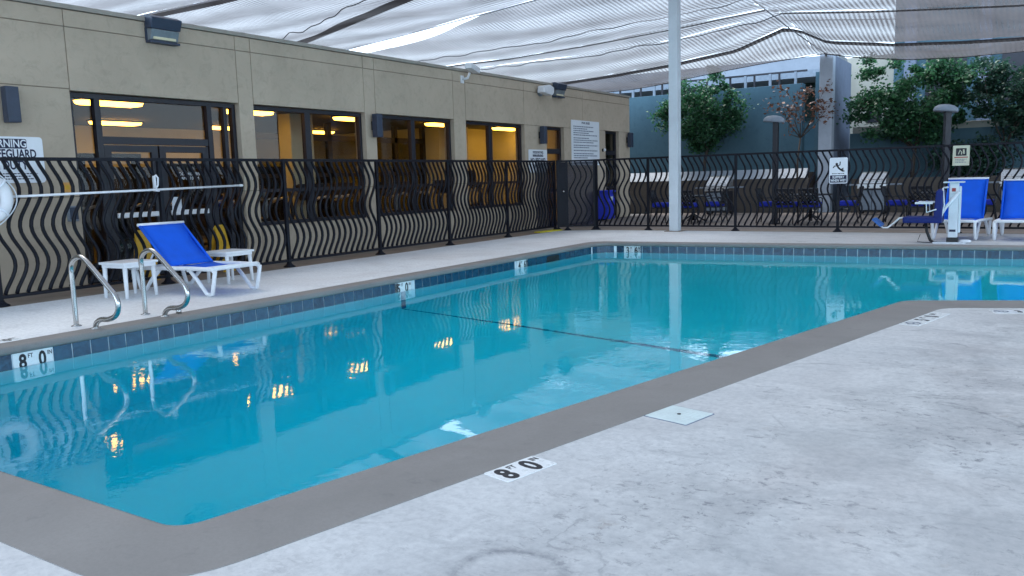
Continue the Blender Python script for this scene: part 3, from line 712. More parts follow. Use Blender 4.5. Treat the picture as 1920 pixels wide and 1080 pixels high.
MB().box(-.05, .07, .282, .30, -.05, .05, Matrix.Translation((.2, .16, .25)) @ Matrix.Rotation(-.12, 4, 'X') @ Matrix.Rotation(.25, 4, 'Z')).build('lens', 'black', t, .004)
t = thing('security_camera', 'rounded white camera housing next to the far flood light', 'camera', (XW, 19.8, 3.70))
MB().lathe([(.13, 0), (.13, .05), (.09, .08)], 14, Matrix.Rotation(PI/2, 4, 'Y')).build('mount', 'lamp_grey', t)
MB().prism([(-.26, -.08), (.2, -.14), (.30, -.06), (.30, .09), (.1, .14), (-.22, .10)], .08, .30, frame((0, 0, .02), (0, 1, 0), (0, 0, 1))).build('body', 'white_plastic', t, .03)
MB().box(.12, .26, .302, .315, -.07, .08, Matrix.Translation((0, 0, .02))).build('lens', 'black', t, .004)

# signs on the building
def dashes(T, x0, x1, ys, h, mat, parent, seed, name='small_print'):
    rnd = random.Random(seed); b = MB()
    for y, xe in ys:
        x = x0
        while x < xe:
            l_ = rnd.uniform(.5, 1.8)*h*2.0; l_ = min(l_, xe-x)
            b.box(x, x+l_, y-h/2, y+h/2, 0, .0014, T); x += l_+h*.7
    b.build(name, mat, parent, kind='stuff')
t = thing('warning_sign', 'large white rounded warning sign about the lifeguard left of the entrance', 'sign', (XW+.004, 5.735, 1.80))
T = frame((.012, 0, 0), (0, 1, 0), (0, 0, 1))
MB().prism(rrect(1.01, .62, .045), -.012, 0, T).build('sign_plate', 'sign_white', t)
MB().prism(rrect(.58, .13, .02), 0, .001, T @ Matrix.Translation((0, .215, 0))).build('heading_panel', 'navy_ink', t)
text('lettering', 'WARNING', .145, 'sign_white', t, T @ Matrix.Translation((0, .213, .0025)), .002, xs=.82)
text('lettering', 'NO LIFEGUARD', .165, 'navy_ink', t, T @ Matrix.Translation((0, .075, .0015)), .0045, xs=.70)
text('lettering', 'ON DUTY', .165, 'navy_ink', t, T @ Matrix.Translation((0, -.075, .0015)), .0045, xs=.74)
dashes(T, -.40, .40, [(-.185, .40), (-.22, .30), (-.255, .34)], .014, 'navy_ink', t, 3)
t = thing('warning_sign', 'small white warning sign low on the wall under the sconce', 'sign', (XW+.004, 19.62, 1.82))
MB().prism(rrect(.98, .62, .03), -.012, 0, T).build('sign_plate', 'sign_white', t)
MB().prism(rrect(.56, .14, .01), 0, .001, T @ Matrix.Translation((0, .19, 0))).build('heading_panel', 'navy_ink', t)
text('lettering', 'WARNING', .12, 'sign_white', t, T @ Matrix.Translation((0, .19, .0025)), .003)
text('lettering', 'NO LIFEGUARD', .15, 'navy_ink', t, T @ Matrix.Translation((0, .02, .0015)), .004, xs=.75)
text('lettering', 'ON DUTY', .15, 'navy_ink', t, T @ Matrix.Translation((0, -.15, .0015)), .004, xs=.78)
t = thing('rules_board', 'tall white pool rules board full of small print between the two doors', 'sign', (XW+.004, 22.46, 2.36))
MB().prism(rrect(1.80, 1.32, .015), -.02, 0, T).build('sign_plate', 'sign_white', t, .002)
text('lettering', 'POOL RULES', .09, 'navy_ink', t, T @ Matrix.Translation((0, .59, .0015)), .002)
rnd = random.Random(4); ys = []; y = .48
while y > -.6:
    ys.append((y, rnd.choice((.2, .5, .75, .8, .78, .1)))); y -= .062 if rnd.random() < .7 else .09
dashes(T, -.78, .78, ys, .028, 'grey_print', t, 5)
# gate latch-side small lamp beside board
t = thing('wall_alarm', 'tiny white round alarm fitting between rules board and far door', 'alarm', (XW, 23.6, 2.17))
MB().lathe([(.05, 0), (.05, .03), (.03, .05)], 12, Matrix.Rotation(PI/2, 4, 'Y')).build('base', 'black', t)
MB().lathe([(.001, .05), (.045, .06), (.05, .09), (.02, .12), (.001, .125)], 12, Matrix.Rotation(PI/2, 4, 'Y')).build('dome', 'white_plastic', t)

# ------------------------------------------------------------------ gym machines seen through the glass
def treadmill(x, y, label, rz=0):
    t = thing('treadmill', label, 'treadmill', (x, y, 0), rz, 'dark gym machines behind the windows')
    MB().box(-1.5, .1, -.36, .36, .08, .2).build('running_deck', 'machine', t, .02)
    for s in (-.34, .34):
        MB().tube([(.05, s, .1), (.12, s, .8), (.05, s, 1.25)], .04, 6).build('upright', 'machine', t)
        MB().tube([(.05, s, 1.12), (-.35, s, 1.05), (-.5, s, 1.0)], .025, 6).build('handrail', 'alu', t)
    MB().box(-.06, .06, -.42, .42, 1.2, 1.55, Matrix.Rotation(-.35, 4, 'Y') @ Matrix.Translation((-.35, 0, .03))).build('console', 'machine', t, .02)
    MB().box(-.35, -.28, -.33, .33, 1.06, 1.10).build('cross_bar', 'alu', t, .01)
def bike(x, y, label, rz=0):
    t = thing('exercise_bike', label, 'exercise bike', (x, y, 0), rz, 'dark gym machines behind the windows')
    MB().box(-.6, .6, -.05, .05, 0, .07).build('floor_bar', 'machine', t)
    MB().box(.5, .6, -.26, .26, 0, .07).build('foot_bar', 'machine', t); MB().box(-.6, -.5, -.26, .26, 0, .07).build('foot_bar', 'machine', t)
    MB().lathe([(.3, -.06), (.34, 0), (.3, .06)], 18, Matrix.Translation((.25, 0, .42)) @ Matrix.Rotation(PI/2, 4, 'X')).build('flywheel', 'machine', t)
    MB().tube([(-.35, 0, .05), (-.3, 0, .55), (-.42, 0, .88)], .045, 6).build('seat_post', 'machine', t)
    MB().prism([(-.2, -.12), (.18, -.03), (.18, .03), (-.2, .12)], .88, .96, Matrix.Translation((-.42, 0, 0))).build('saddle', 'machine', t, .02)
    MB().tube([(.2, 0, .3), (.35, 0, .9), (.3, 0, 1.3)], .05, 6).build('mast', 'lamp_grey', t)
    MB().tube([(.3, -.25, 1.1), (.1, -.22, 1.25), (.3, 0, 1.15), (.1, .22, 1.25), (.3, .25, 1.1)], .025, 6).build('handlebar', 'machine', t)
    MB().box(.18, .28, -.22, .22, 1.25, 1.6, Matrix.Translation((.1, 0, 0)) @ Matrix.Rotation(-.15, 4, 'Y')).build('console', 'machine', t, .03)
bike(-12.95, 10.75, 'black exercise bike with hooded console in the left half of the first window', .5)
treadmill(-12.9, 7.3, 'black treadmill facing the left sidelight of the entrance')
treadmill(-13.0, 8.9, 'black treadmill facing the right entrance door')
treadmill(-14.4, 11.6, 'black treadmill seen through the narrow right sidelight of the entrance')
treadmill(-13.6, 12.0, 'black treadmill in the right half of the first window')
treadmill(-13.4, 13.75, 'black treadmill in the left half of the second window')
treadmill(-13.7, 14.9, 'black treadmill in the right half of the second window')
treadmill(-13.4, 16.9, 'black treadmill in the left half of the last window')
bike(-13.2, 18.4, 'black exercise bike in the right half of the last window', .2)
treadmill(-12.75, 10.35, 'black treadmill close to the glass at the left edge of the first window')
treadmill(-12.7, 13.0, 'black treadmill close to the glass behind the second sconce pillar')
treadmill(-12.8, 15.65, 'black treadmill close to the glass at the right edge of the second window')
treadmill(-12.75, 17.85, 'black treadmill close to the glass at the mullion of the last window')
bike(-12.7, 14.35, 'black exercise bike close to the glass at the mullion of the second window', .3)
# weight rack and stack machine near the entrance
t = thing('weight_machine', 'tall dark weight machine standing behind the left entrance door', 'gym machine', (-13.5, 8.3, 0), 0, 'dark gym machines behind the windows')
for s in (-.5, .5): MB().box(-.06, .06, s-.05, s+.05, 0, 1.95).build('post', 'machine', t)
MB().box(-.1, .1, -.55, .55, 1.88, 1.98).build('top_beam', 'machine', t); MB().box(-.12, .12, -.3, .3, .1, 1.25).build('weight_stack', 'machine', t)
MB().box(.1, .55, -.2, .2, .42, .52).build('seat', 'machine', t, .02); MB().box(.05, .12, -.18, .18, .6, 1.3).build('back_pad', 'machine', t, .02)
t = thing('weight_machine', 'wide dark cable machine standing behind the right entrance door', 'gym machine', (-13.7, 10.0, 0), 0, 'dark gym machines behind the windows')
for s in (-.6, 0, .6): MB().box(-.06, .06, s-.05, s+.05, 0, 1.8).build('post', 'machine', t)
MB().box(-.1, .1, -.65, .65, 1.72, 1.82).build('top_beam', 'machine', t); MB().box(-.12, .12, -.55, -.05, .1, 1.3).build('weight_stack', 'machine', t)
MB().tube([(.2, -.6, 1.2), (.25, 0, 1.3), (.2, .6, 1.2)], .03, 6).build('pull_bar', 'machine', t)

# ------------------------------------------------------------------ wavy bar fences
FT = 1.79
def wave(tt): return .17*.5*(1-math.cos(2*PI*(.09+1.82*tt)))
bar_pts = [(wave(k/24)-.085, 0, FT-.03-(FT-.16)*k/24) for k in range(25)]
bar_me = MB().tube(bar_pts, .024, 4, smooth=True).mesh('bar', M['fence'])
post_me = MB().box(-.028, .028, -.028, .028, 0, FT+.0).mesh('post', M['fence'], .004)
foot_me = MB().lathe([(.10, 0), (.10, .012), (.07, .03), (.045, .055), (.042, .07)], 14).mesh('foot', M['fence'])
def fence(name, label, cat, p0, p1, posts, sp=.138, skipend=.05, group=None, rails=True):
    p0, p1 = Vector(p0), Vector(p1); L = (p1-p0).length; d = (p1-p0)/L
    t = thing(name, label, cat, (p0.x, p0.y, 0), math.atan2(d.y, d.x), group)
    MB().box(0, L, -.022, .022, FT-.045, FT).build('top_rail', 'fence', t, .004)
    MB().box(0, L, -.018, .018, .085, .125).build('bottom_rail', 'fence', t, .004)
    for q in posts:
        po = shared('post', post_me, t, (q, 0, 0)); shared('foot', foot_me, po)
    ends = sorted(posts)
    for a, b in zip(ends, ends[1:]):
        n = max(1, round((b-a)/sp)-1); st = (b-a)/(n+1)
        for i in range(n): shared('bar', bar_me, t, (a+(i+1)*st, 0, 0))
    return t
LFX = -10.57
lf = fence('pool_fence', 'black wavy bar fence running along the building side of the pool', 'fence', (LFX, .35, 0), (LFX, 18.56, 0), [y-.35 for y in (.40, 2.66, 4.95, 7.24, 9.53, 11.80, 14.0, 16.28, 18.53)])
MB().box(17.35, 18.16, .03, .034, .12, FT-.05).build('mesh_screen', 'mesh', lf)
bf = fence('pool_fence', 'black wavy bar fence across the far end in front of the patio', 'fence', (-9.67, 19.07, 0), (7.6, 19.07, 0), [x+9.67 for x in (-9.64, -8.22, -6.03, -3.76, -1.45, .82, 3.1, 5.4, 7.57)])
gt = fence('fence_gate', 'black mesh backed gate in the far left corner of the fence', 'gate', (LFX+.04, 18.58, 0), (-9.71, 19.06, 0), [.02, .26, .96])
MB().box(.0, .98, .03, .034, .12, FT-.05).build('mesh_screen', 'mesh', gt)
MB().box(.04, .25, -.02, .02, .13, FT-.05).build('latch_panel', 'fence', gt)
MB().lathe([(.03, 0), (.035, .03), (.02, .06)], 10, Matrix.Translation((.17, -.02, 1.0)) @ Matrix.Rotation(PI/2, 4, 'X')).build('knob', 'steel', gt)
t = thing('gate_threshold', 'yellow painted threshold strip on the ground at the gate', 'threshold', (-10.62, 18.1, 0))
MB().prism([(-.06, -.45), (.12, -.45), (.25, .45), (-.02, .45)], 0, .03).build('strip', 'yellow_paint', t, .006)

# life ring and rescue pole on the fence
t = thing('life_ring', 'white life ring hanging on the fence at the left edge', 'life ring', (LFX+.12, 4.86, 1.30))
Ty = Matrix.Rotation(PI/2, 4, 'Y')
MB().tube([(.23*math.cos(2*PI*k/36), .23*math.sin(2*PI*k/36), 0) for k in range(36)], .075, 12, True, Ty, flat=.8).build('ring', 'white_plastic', t)
rp = [((.335+.014*math.cos(8*PI*k/48))*math.cos(2*PI*k/48), (.335+.014*math.cos(8*PI*k/48))*math.sin(2*PI*k/48), 0) for k in range(48)]
MB().tube(rp, .008, 6, True, Ty).build('rope', 'white_paint', t)
for k in range(4):
    a = PI/4+k*PI/2
    cx_, cy_ = .23*math.cos(a), .23*math.sin(a); ta = Vector((-math.sin(a), math.cos(a), 0))
    cpts = [Vector((cx_, cy_, 0))+Vector((math.cos(a), math.sin(a), 0))*.082*math.cos(2*PI*j/12)+Vector((0, 0, 1))*.082*math.sin(2*PI*j/12) for j in range(12)]
    MB().tube(cpts, .02, 4, True, Ty, flat=.3).build('band', 'paper', t)
MB().tube([(-.06, 0, .2), (.0, 0, .3), (.06, 0, .22)], .012, 6).build('hook', 'steel', t)
t = thing('rescue_pole', 'long pale rescue pole hung level along the left fence', 'pole', (LFX+.07, 5.0, 1.31))
MB().tube([(0, 0, 0), (0, 1.8, .03), (0, 3.58, .065)], .017, 8).build('shaft', 'alu', t)
MB().lathe([(.02, 0), (.02, .06)], 8, Matrix.Translation((0, 3.56, .065)) @ Matrix.Rotation(-PI/2, 4, 'X')).build('end_cap', 'white_plastic', t)
t = thing('pole_hook', 'white hook bracket on the fence carrying the rescue pole', 'hook', (LFX+.03, 7.13, 1.36))
MB().tube([(0, 0, .17), (.02, .02, .19), (.035, .04, .15), (.035, .03, .05), (.03, 0, -.0), (.06, -.02, -.03), (.06, .03, -.03)], .013, 6).build('hook', 'white_plastic', t)
MB().box(-.02, .015, -.012, .02, -.04, .18).build('plate', 'white_plastic', t)

# ------------------------------------------------------------------ stainless hand rails
def handrail(y, label):
    t = thing('pool_handrail', label, 'handrail', (-8.19, y, 0), 0, 'stainless grab rails at the deep end')
    ctl = [(0, -.04), (0, .45), (0, .585), (.03, .65), (.09, .69), (.18, .71), (.27, .68), (.45, .555), (.66, .40), (.73, .345), (.76, .27), (.745, .20), (.69, .145), (.58, .11), (.46, .10), (.39, .075), (.345, .03), (.33, -.04)]
    pts = []
    for i in range(len(ctl)-1):
        p0, p1, p2, p3 = (Vector(ctl[max(0, min(len(ctl)-1, i+k))]) for k in (-1, 0, 1, 2))
        for s in range(4):
            u = s/4
            q = .5*((2*p1)+(p2-p0)*u+(2*p0-5*p1+4*p2-p3)*u*u+(3*p1-p0-3*p2+p3)*u**3); pts.append((q.x, 0, q.y))
    pts.append((ctl[-1][0], 0, ctl[-1][1]))
    MB().tube(pts, .0255, 12).build('rail', 'steel', t)
    for x in (0, .335): MB().lathe([(.05, 0), (.05, .006), (.03, .012)], 14, Matrix.Translation((x, 0, 0))).build('flange', 'steel', t)
handrail(4.53, 'stainless pool grab rail nearer the left edge of the view')
handrail(5.30, 'stainless pool grab rail in front of the blue lounger')
t = thing('deck_anchor', 'small steel anchor cup on the deck edge by the right grab rail', 'anchor', (-7.86, 5.48, 0))
MB().lathe([(.03, 0), (.03, .05), (.022, .055), (.022, .03)], 10).build('cup', 'steel', t)

# ------------------------------------------------------------------ loungers and side tables
def lounger(loc, rz, label, ang, blen):
    t = thing('sun_lounger', label, 'sun lounger', loc, rz, 'white framed blue sling loungers')
    W = .35; zr = .34
    for s in (-W, W):
        MB().tube([(.02, s, zr-.03), (.05, s, zr), (.5, s, zr), (1.0, s, zr-.012), (1.6, s, zr-.03), (1.78, s, zr-.035)], .028, 8).build('side_rail', 'white_plastic', t)
        for pts in ([(.0, s, zr-.01), (.035, s, .2), (.08, s, .03), (.13, s, .022), (.19, s, .03), (.33, s, .17), (.50, s, zr-.02)], [(1.12, s, zr-.03), (1.33, s, .15), (1.45, s, .03), (1.5, s, .022), (1.56, s, .03), (1.62, s, .18), (1.66, s, zr-.045)]):
            MB().tube(pts, .027, 8).build('leg', 'white_plastic', t)
    MB().tube([(.03, -W, zr), (.02, -W*.9, zr+.012), (.02, W*.9, zr+.012), (.03, W, zr)], .03, 8).build('foot_bar', 'white_plastic', t)
    for x in (.55, .95, 1.6): MB().tube([(x, -W, zr-.03), (x, W, zr-.03)], .018, 6).build('cross_bar', 'white_plastic', t)
    xh = .93
    b = MB(); n = 8
    for i in range(n+1):
        u = i/n; x = .05+(xh-.05)*u; z = zr+.012-.035*math.sin(PI*u)
        for k in range(5): b.v.append(Vector((x, (W-.02)*(-1+k/2), z-.012*(1-abs(-1+k/2)))))
    for i in range(n):
        for k in range(4): b.f.append([i*5+k, i*5+k+1, (i+1)*5+k+1, (i+1)*5+k]); b.sm.append(True)
    o = b.build('seat_sling', 'blue_sling', t); md = o.modifiers.new('thick', 'SOLIDIFY'); md.thickness = .006
    ca, sa = math.cos(ang), math.sin(ang); b = MB()
    for i in range(n+1):
        u = i/n*blen; sg = .03*math.sin(PI*i/n)
        for k in range(5): b.v.append(Vector((xh+u*ca+sg*sa, (W-.03)*(-1+k/2), zr+.01+u*sa-sg*ca)))
    for i in range(n):
        for k in range(4): b.f.append([i*5+k, i*5+k+1, (i+1)*5+k+1, (i+1)*5+k]); b.sm.append(True)
    o = b.build('back_sling', 'blue_sling', t); md = o.modifiers.new('thick', 'SOLIDIFY'); md.thickness = .006
    for s in (-W+.02, W-.02): MB().tube([(xh, s, zr), (xh+blen*ca, s, zr+blen*sa)], .018, 8).build('back_rail', 'blue_sling', t)
    MB().tube([(xh+blen*ca, -W+.0, zr+.01+blen*sa), (xh+blen*ca, W-.0, zr+.01+blen*sa)], .022, 8).build('head_bar', 'white_plastic', t)
    for s in (-.25, .25): MB().tube([(xh+blen*.55*ca+.05*sa, s, zr+blen*.55*sa-.05*ca), (xh+.62, s, zr-.03)], .013, 6).build('prop', 'white_plastic', t)
    return t
lounger((-8.60, 6.90, 0), PI, 'blue sling lounger with white frame alone by the left fence', math.radians(42), .80)
lounger((-1.36, 17.08, 0), PI/2-.10, 'blue sling lounger with raised back beside the pool lift', math.radians(64), .84)
lounger((-.36, 17.06, 0), PI/2-.05, 'blue sling lounger with raised back at the right edge of the view', math.radians(60), .82)
def side_table(loc, rz, label):
    t = thing('side_table', label, 'side table', loc, rz, 'white plastic side tables')
    MB().box(-.25, .25, -.25, .25, .425, .455).build('top', 'white_plastic', t, .008); MB().box(-.225, .225, -.225, .225, .385, .425).build('apron', 'white_plastic', t)
    for x in (-.2, .2):
        for y in (-.2, .2): MB().tube([(x, y, .39), (x*1.06, y*1.06, .0)], [.03, .022], 8).build('leg', 'white_plastic', t)
side_table((-9.80, 6.17, 0), .05, 'white plastic side table left of the blue lounger')
side_table((-9.80, 7.72, 0), .02, 'white plastic side table behind the blue lounger')

# wet floor signs between fence and doors
def wet_sign(loc, rz, label):
    t = thing('wet_floor_sign', label, 'floor sign', loc, rz, 'yellow folding floor signs')
    for s in (1, -1):
        T = Matrix.Translation((0, 0, .76)) @ Matrix.Rotation(-s*.2, 4, 'Y') @ Matrix.Translation((0, 0, -.76))
        MB().prism([(-.15, 0), (-.1, .0), (-.09, .06), (.09, .06), (.1, 0), (.15, 0), (.115, .72), (.08, .76), (-.08, .76), (-.115, .72)], -.008, .008, T @ frame((0, 0, 0), (0, 1, 0), (0, 0, 1))).build('board', 'yellow', t, .003)
        if s == 1:
            Tt = T @ frame((.012, 0, 0), (0, 1, 0), (0, 0, 1))
            text('lettering', 'CAUTION', .055, 'ink', t, Tt @ Matrix.Translation((0, .30, 0)), .001)
            text('lettering', 'WET FLOOR', .042, 'ink', t, Tt @ Matrix.Translation((0, .22, 0)), .001)
wet_sign((-11.05, 8.55, 0), .25, 'yellow folding wet floor sign standing upright by the right entrance door')
wet_sign((-11.2, 7.32, 0), -.3, 'yellow folding wet floor sign partly hidden behind the lounger back')

# ------------------------------------------------------------------ pool lift
t = thing('pool_lift', 'white and blue pool lift chair standing at the far pool edge', 'pool lift', (-1.32, 16.55, 0))
def LP(x, y): return (-1.44+(x-1775)*.0086+1.32, 1.09-(y-340)*.0093)
def lt(pix, r, name, mat, yy=0., seg=8):
    MB().tube([(LP(*p)[0], yy, LP(*p)[1]) for p in pix], r, seg).build(name, mat, t)
MB().box(-.30, .22, -.20, .20, 0, .02).build('base_plate', 'white_paint', t, .004)
MB().box(-.09, .09, -.09, .09, .02, .1).build('socket', 'black', t, .01)
MB().box(-.075, .075, -.07, .07, .06, 1.06).build('mast', 'white_paint', t, .015)
MB().box(.078, .115, -.05, .05, .18, 1.0).build('actuator', 'pole_paint', t, .01)
MB().box(-.17, .16, -.11, .11, 1.06, 1.085).build('battery_tray', 'pole_paint', t, .006)
MB().box(-.06, .06, -.09, -.07, .88, 1.0).build('control_box', 'white_plastic', t, .006)
MB().box(-.03, .03, -.096, -.09, .91, .97).build('label_plate', 'red', t)
MB().box(-.05, .05, -.075, -.07, .20, .24).build('maker_label', 'navy_ink', t)
lt([(1799, 360), (1775, 390), (1768, 402), (1766, 418)], .028, 'arm', 'white_paint', -.10)
lt([(1770, 352), (1773, 385), (1768, 410), (1764, 417)], .014, 'frame_tube', 'white_paint', -.16)
lt([(1770, 352), (1779, 351)], .016, 'arm_bracket', 'white_paint', -.10)
MB().prism([(LP(1754, 414)[0], .36), (LP(1770, 414)[0], .36), (LP(1771, 356)[0], .92), (LP(1765, 352)[0], .97), (LP(1758, 356)[0], .92)], -.24, .24, frame((0, 0, 0), (1, 0, 0), (0, 0, 1))).build('seat_back', 'navy', t, .02)
MB().box(LP(1697, 0)[0], LP(1760, 0)[0], -.24, .24, .36, .47).build('seat_pan', 'navy', t, .025)
for s in (-.25, .25):
    lt([(1760, 392), (1742, 398), (1741, 380), (1722, 379)], .013, 'arm_frame', 'white_plastic', s)
    MB().box(LP(1720, 0)[0], LP(1753, 0)[0], s-.03, s+.03, .70, .735).build('armrest', 'white_plastic', t, .01)
lt([(1698, 409), (1688, 410), (1677, 420), (1665, 429), (1656, 429), (1650, 425)], .016, 'footrest_tube', 'white_plastic', 0)
MB().box(-.10, .10, -.16, .16, -.025, .025, Matrix.Translation((LP(1646, 418)[0], 0, LP(1646, 418)[1])) @ Matrix.Rotation(.72, 4, 'Y')).build('foot_pad', 'footpad', t, .01)
lt([(1738, 416), (1741, 436), (1748, 453), (1754, 457), (1766, 458)], .026, 'curved_leg', 'black', .0)
lt([(1730, 441), (1725, 455), (1750, 457)], .006, 'cable', 'black', -.1)
MB().lathe([(.10, .02), (.10, .05), (.07, .06)], 12, Matrix.Translation((.2, -.02, 0))).build('anchor_cover', 'white_plastic', t)

# ------------------------------------------------------------------ canopy post and shade canopy
t = thing('canopy_post', 'tall white square steel post carrying the shade canopy', 'post', (-7.38, 18.72, 0))
MB().box(-.11, .11, -.11, .11, .012, 5.9).build('shaft', 'pole_paint', t, .01)
MB().box(-.2, .2, -.2, .2, 0, .014).build('base_plate', 'tan_walk', t, .003)

ZT = {   # seam: y as a function of x, then knots of (x, z)
 'R0': ((-5.0, 0, 0), [(-24, 5.9), (12, 5.9)]),
 'R1': ((6.5, 0, 0), [(-24, 5.75), (12, 5.75)]),
 'L1': ((12.7, 0, 0), [(-24, 5.6), (-16, 5.58), (-6, 5.72), (12, 5.7)]),
 'L3': ((15.7, -.386, -12.8), [(-24, 5.5), (-18, 5.52), (-12, 5.58), (-6, 5.7), (12, 5.6)]),
 'L4': ((17.6, -.26, -10.5), [(-24, 5.55), (-16, 5.55), (-10.5, 5.6), (-6, 5.7), (12, 5.6)]),
 'L6': ((22.0, 0, 0), [(-24, 5.0), (-16.2, 5.06), (-14, 5.06), (-11.4, 5.16), (-8.7, 5.31), (-6.1, 5.5), (-3, 5.42), (0, 5.25), (6, 5.4), (12, 5.5)]),
 'L7': ((23.4, 0, 0), [(-24, 5.0), (-16, 5.1), (-12.9, 5.1), (-9.1, 5.26), (-6.5, 5.58), (-6.2, 5.62), (-3.65, 5.34), (-.57, 5.08), (4, 5.1), (12, 5.4)]),
 'L8': ((25.8, 0, 0), [(-24, 4.6), (-14.2, 4.66), (-12.3, 4.75), (-10.2, 4.9), (-8.2, 5.12), (-6.75, 5.6), (-6.3, 5.5), (-5.5, 5.08), (-3.7, 4.82), (-2, 4.70), (-.6, 4.64), (4, 4.75), (12, 5.2)]),
 'L9': ((27.8, 0, 0), [(-24, 4.3), (-12.7, 4.41), (-11.65, 4.48), (-10.8, 4.58), (-9.35, 4.74), (-7.9, 4.87), (-6, 4.99), (-5.13, 4.80), (-3.62, 4.56), (-2.2, 4.49), (-.6, 4.5), (2.5, 4.7), (7, 5.0), (12, 5.1)])}
def seam_pt(k, x):
    (a, b, x0), kn = ZT[k]
    xx = min(x, -7.0) if b else x
    y = a+b*(xx-x0)
    for (xa, za), (xb, zb) in zip(kn, kn[1:]):
        if x <= xb:
            u = (x-xa)/(xb-xa); return Vector((x, y, za+(zb-za)*u))
    return Vector((x, y, kn[-1][1]))
canopy = thing('shade_canopy', 'grey white mesh shade canopy sagging over the whole pool', 'canopy', (-6, 19, 5.5))
CO = Vector((-6, 19, 5.5))
def cpanel(ka, kb, x0, x1, sag, trim0=0., trim1=0., seed=0, wr=.035):
    nx = max(6, int((x1-x0)/.28)); ny = 18; b = MB()
    for i in range(nx+1):
        x = x0+(x1-x0)*i/nx; A = seam_pt(ka, x); B = seam_pt(kb, x)
        for j in range(ny+1):
            u = j/ny; t0 = trim0(x) if callable(trim0) else trim0
            uu = t0+(1-trim1-t0)*u
            p = A.lerp(B, uu); p.z -= sag*math.sin(PI*uu)
            p.z += wr*noise.noise(Vector((p.x*.55+seed*7, p.y*1.3, seed)))+.4*wr*noise.noise(Vector((p.x*2.2, p.y*2.2, seed+5)))
            b.v.append(p-CO)
    for i in range(nx):
        for j in range(ny):
            q = i*(ny+1)+j; b.f.append([q, q+ny+1, q+ny+2, q+1]); b.sm.append(True)
    return b.build('canopy_panel', 'canopy', canopy)
def hem(k, x0, x1, w_, side, dz=-.02, mat='canopy_dark'):
    n = int((x1-x0)/.3); b = MB()
    for i in range(n+1):
        x = x0+(x1-x0)*i/n; p = seam_pt(k, x); q = seam_pt(k, min(x+.01, x1)) ;
        wob = w_*(1+.35*noise.noise(Vector((x*.5, k.__hash__() % 7, 0))))
        b.v.append(p+Vector((0, 0, dz))-CO); b.v.append(p+Vector((0, side*wob, dz-.06*abs(side)))-CO)
    for i in range(n): b.f.append([2*i, 2*i+1, 2*i+3, 2*i+2]); b.sm.append(True)
    b.build('hem', mat, canopy)
def cable(k, x0, x1, r, name, mat, dz=-.03, wob=0., yo=0.):
    n = int((x1-x0)/.25); pts = []
    for i in range(n+1):
        x = x0+(x1-x0)*i/n; p = seam_pt(k, x)
        pts.append(p+Vector((0, yo+wob*noise.noise(Vector((x*.8, 3.3, 0))), dz+wob*.35*noise.noise(Vector((x*1.4, 9, 0)))))-CO)
    MB().tube(pts, r, 5).build(name, mat, canopy)
HX = -6.2
cpanel('R0', 'R1', -12.6, 9, .4, seed=1)  # unseen panel over the camera, extent added to cut light on the deck
cpanel('R1', 'L1', -20, 9, .25, seed=2)
cpanel('L1', 'L3', -20, 9, .10, seed=3)
cpanel('L3', 'L4', -20, 9, .05, seed=4)
cpanel('L4', 'L6', -20, HX, .16, trim0=lambda x: max(.015, min(.16, .02+(-12.5-x)*.05)), seed=5)
cpanel('L4', 'L6', HX, 9, .14, seed=6)
cpanel('L6', 'L7', -20, HX, -.03, seed=7); cpanel('L6', 'L7', HX, 9, .02, seed=8)
cpanel('L7', 'L8', -20, HX, .05, seed=9); cpanel('L7', 'L8', HX, 9, .06, seed=10)
cpanel('L8', 'L9', -20, HX, .06, seed=11); cpanel('L8', 'L9', HX, 9, .05, seed=12)
hem('L1', -20, 0, .22, 1); hem('L3', -20, -2, .55, -1); hem('L4', -20, -4, .16, -1); hem('L6', -20, HX, .12, -1)
hem('L8', -16, HX, .2, 1); hem('L9', -16, HX, .35, -1, .0); hem('L9', HX, 9, .30, -1, .0); hem('L7', HX, 9, .1, -1); hem('L8', HX, 9, .22, 1)
cable('L1', -20, 0, .018, 'support_cable', 'cable'); cable('L4', -20, 0, .02, 'support_cable', 'cable', -.0, 0, .06); cable('L8', -16, 5, .016, 'support_cable', 'cord')
cable('L9', -16, 5, .014, 'support_cable', 'cord', -.01)
cable('L3', -20, -3, .014, 'lacing_cord', 'cord', -.1, .25, -1.2); cable('L7', -18, HX, .014, 'lacing_cord', 'cord', -.05, .25, .1)
cable('L6', -20, HX, .012, 'lacing_cord', 'cord', -.02, .25, -1.6); cable('L7', HX, 9, .012, 'lacing_cord', 'cord', -.07, .02, 1.1)
ridge = [Vector((-6.25, 12, 5.9)), Vector((-6.3, 21.2, 5.62)), Vector((-6.45, 25.2, 5.5)), Vector((-5.95, 27.85, 4.99))]
MB().tube([p-CO+Vector((0, 0, -.02)) for p in ridge], .016, 6).build('ridge_cable', 'cable', canopy)

# ------------------------------------------------------------------ beyond the far fence
t = thing('planter_wall', 'low brown planter wall with pale sloping cap behind the patio', 'wall', (-12, 27.8, 0))
MB().box(-6, 5.55, .0, .25, -.02, 1.12).build('body', 'plinth', t, .01)
MB().prism([(-.03, 1.12), (.28, 1.12), (.45, 1.42), (.30, 1.43)], -6, 5.5, frame((0, 0, 0), (0, 1, 0), (0, 0, 1)) @ Matrix.Identity(4)).build('cap', 'pale_cap', t, .006)
MB().box(-6, 5.5, .5, 1.4, .6, 1.3).build('soil', 'soil', t)
t = thing('planter_wall', 'low brown planter wall right of the concrete pier', 'wall', (-5.1, 27.8, 0))
MB().box(0, 16, 0, .25, -.02, 1.05).build('body', 'plinth', t, .01); MB().box(0, 16, .25, 1.2, .5, 1.0).build('soil', 'soil', t)
t = thing('retaining_wall', 'tall blue grey rendered wall behind the left tree', 'wall', (-12, 29.3, 0))
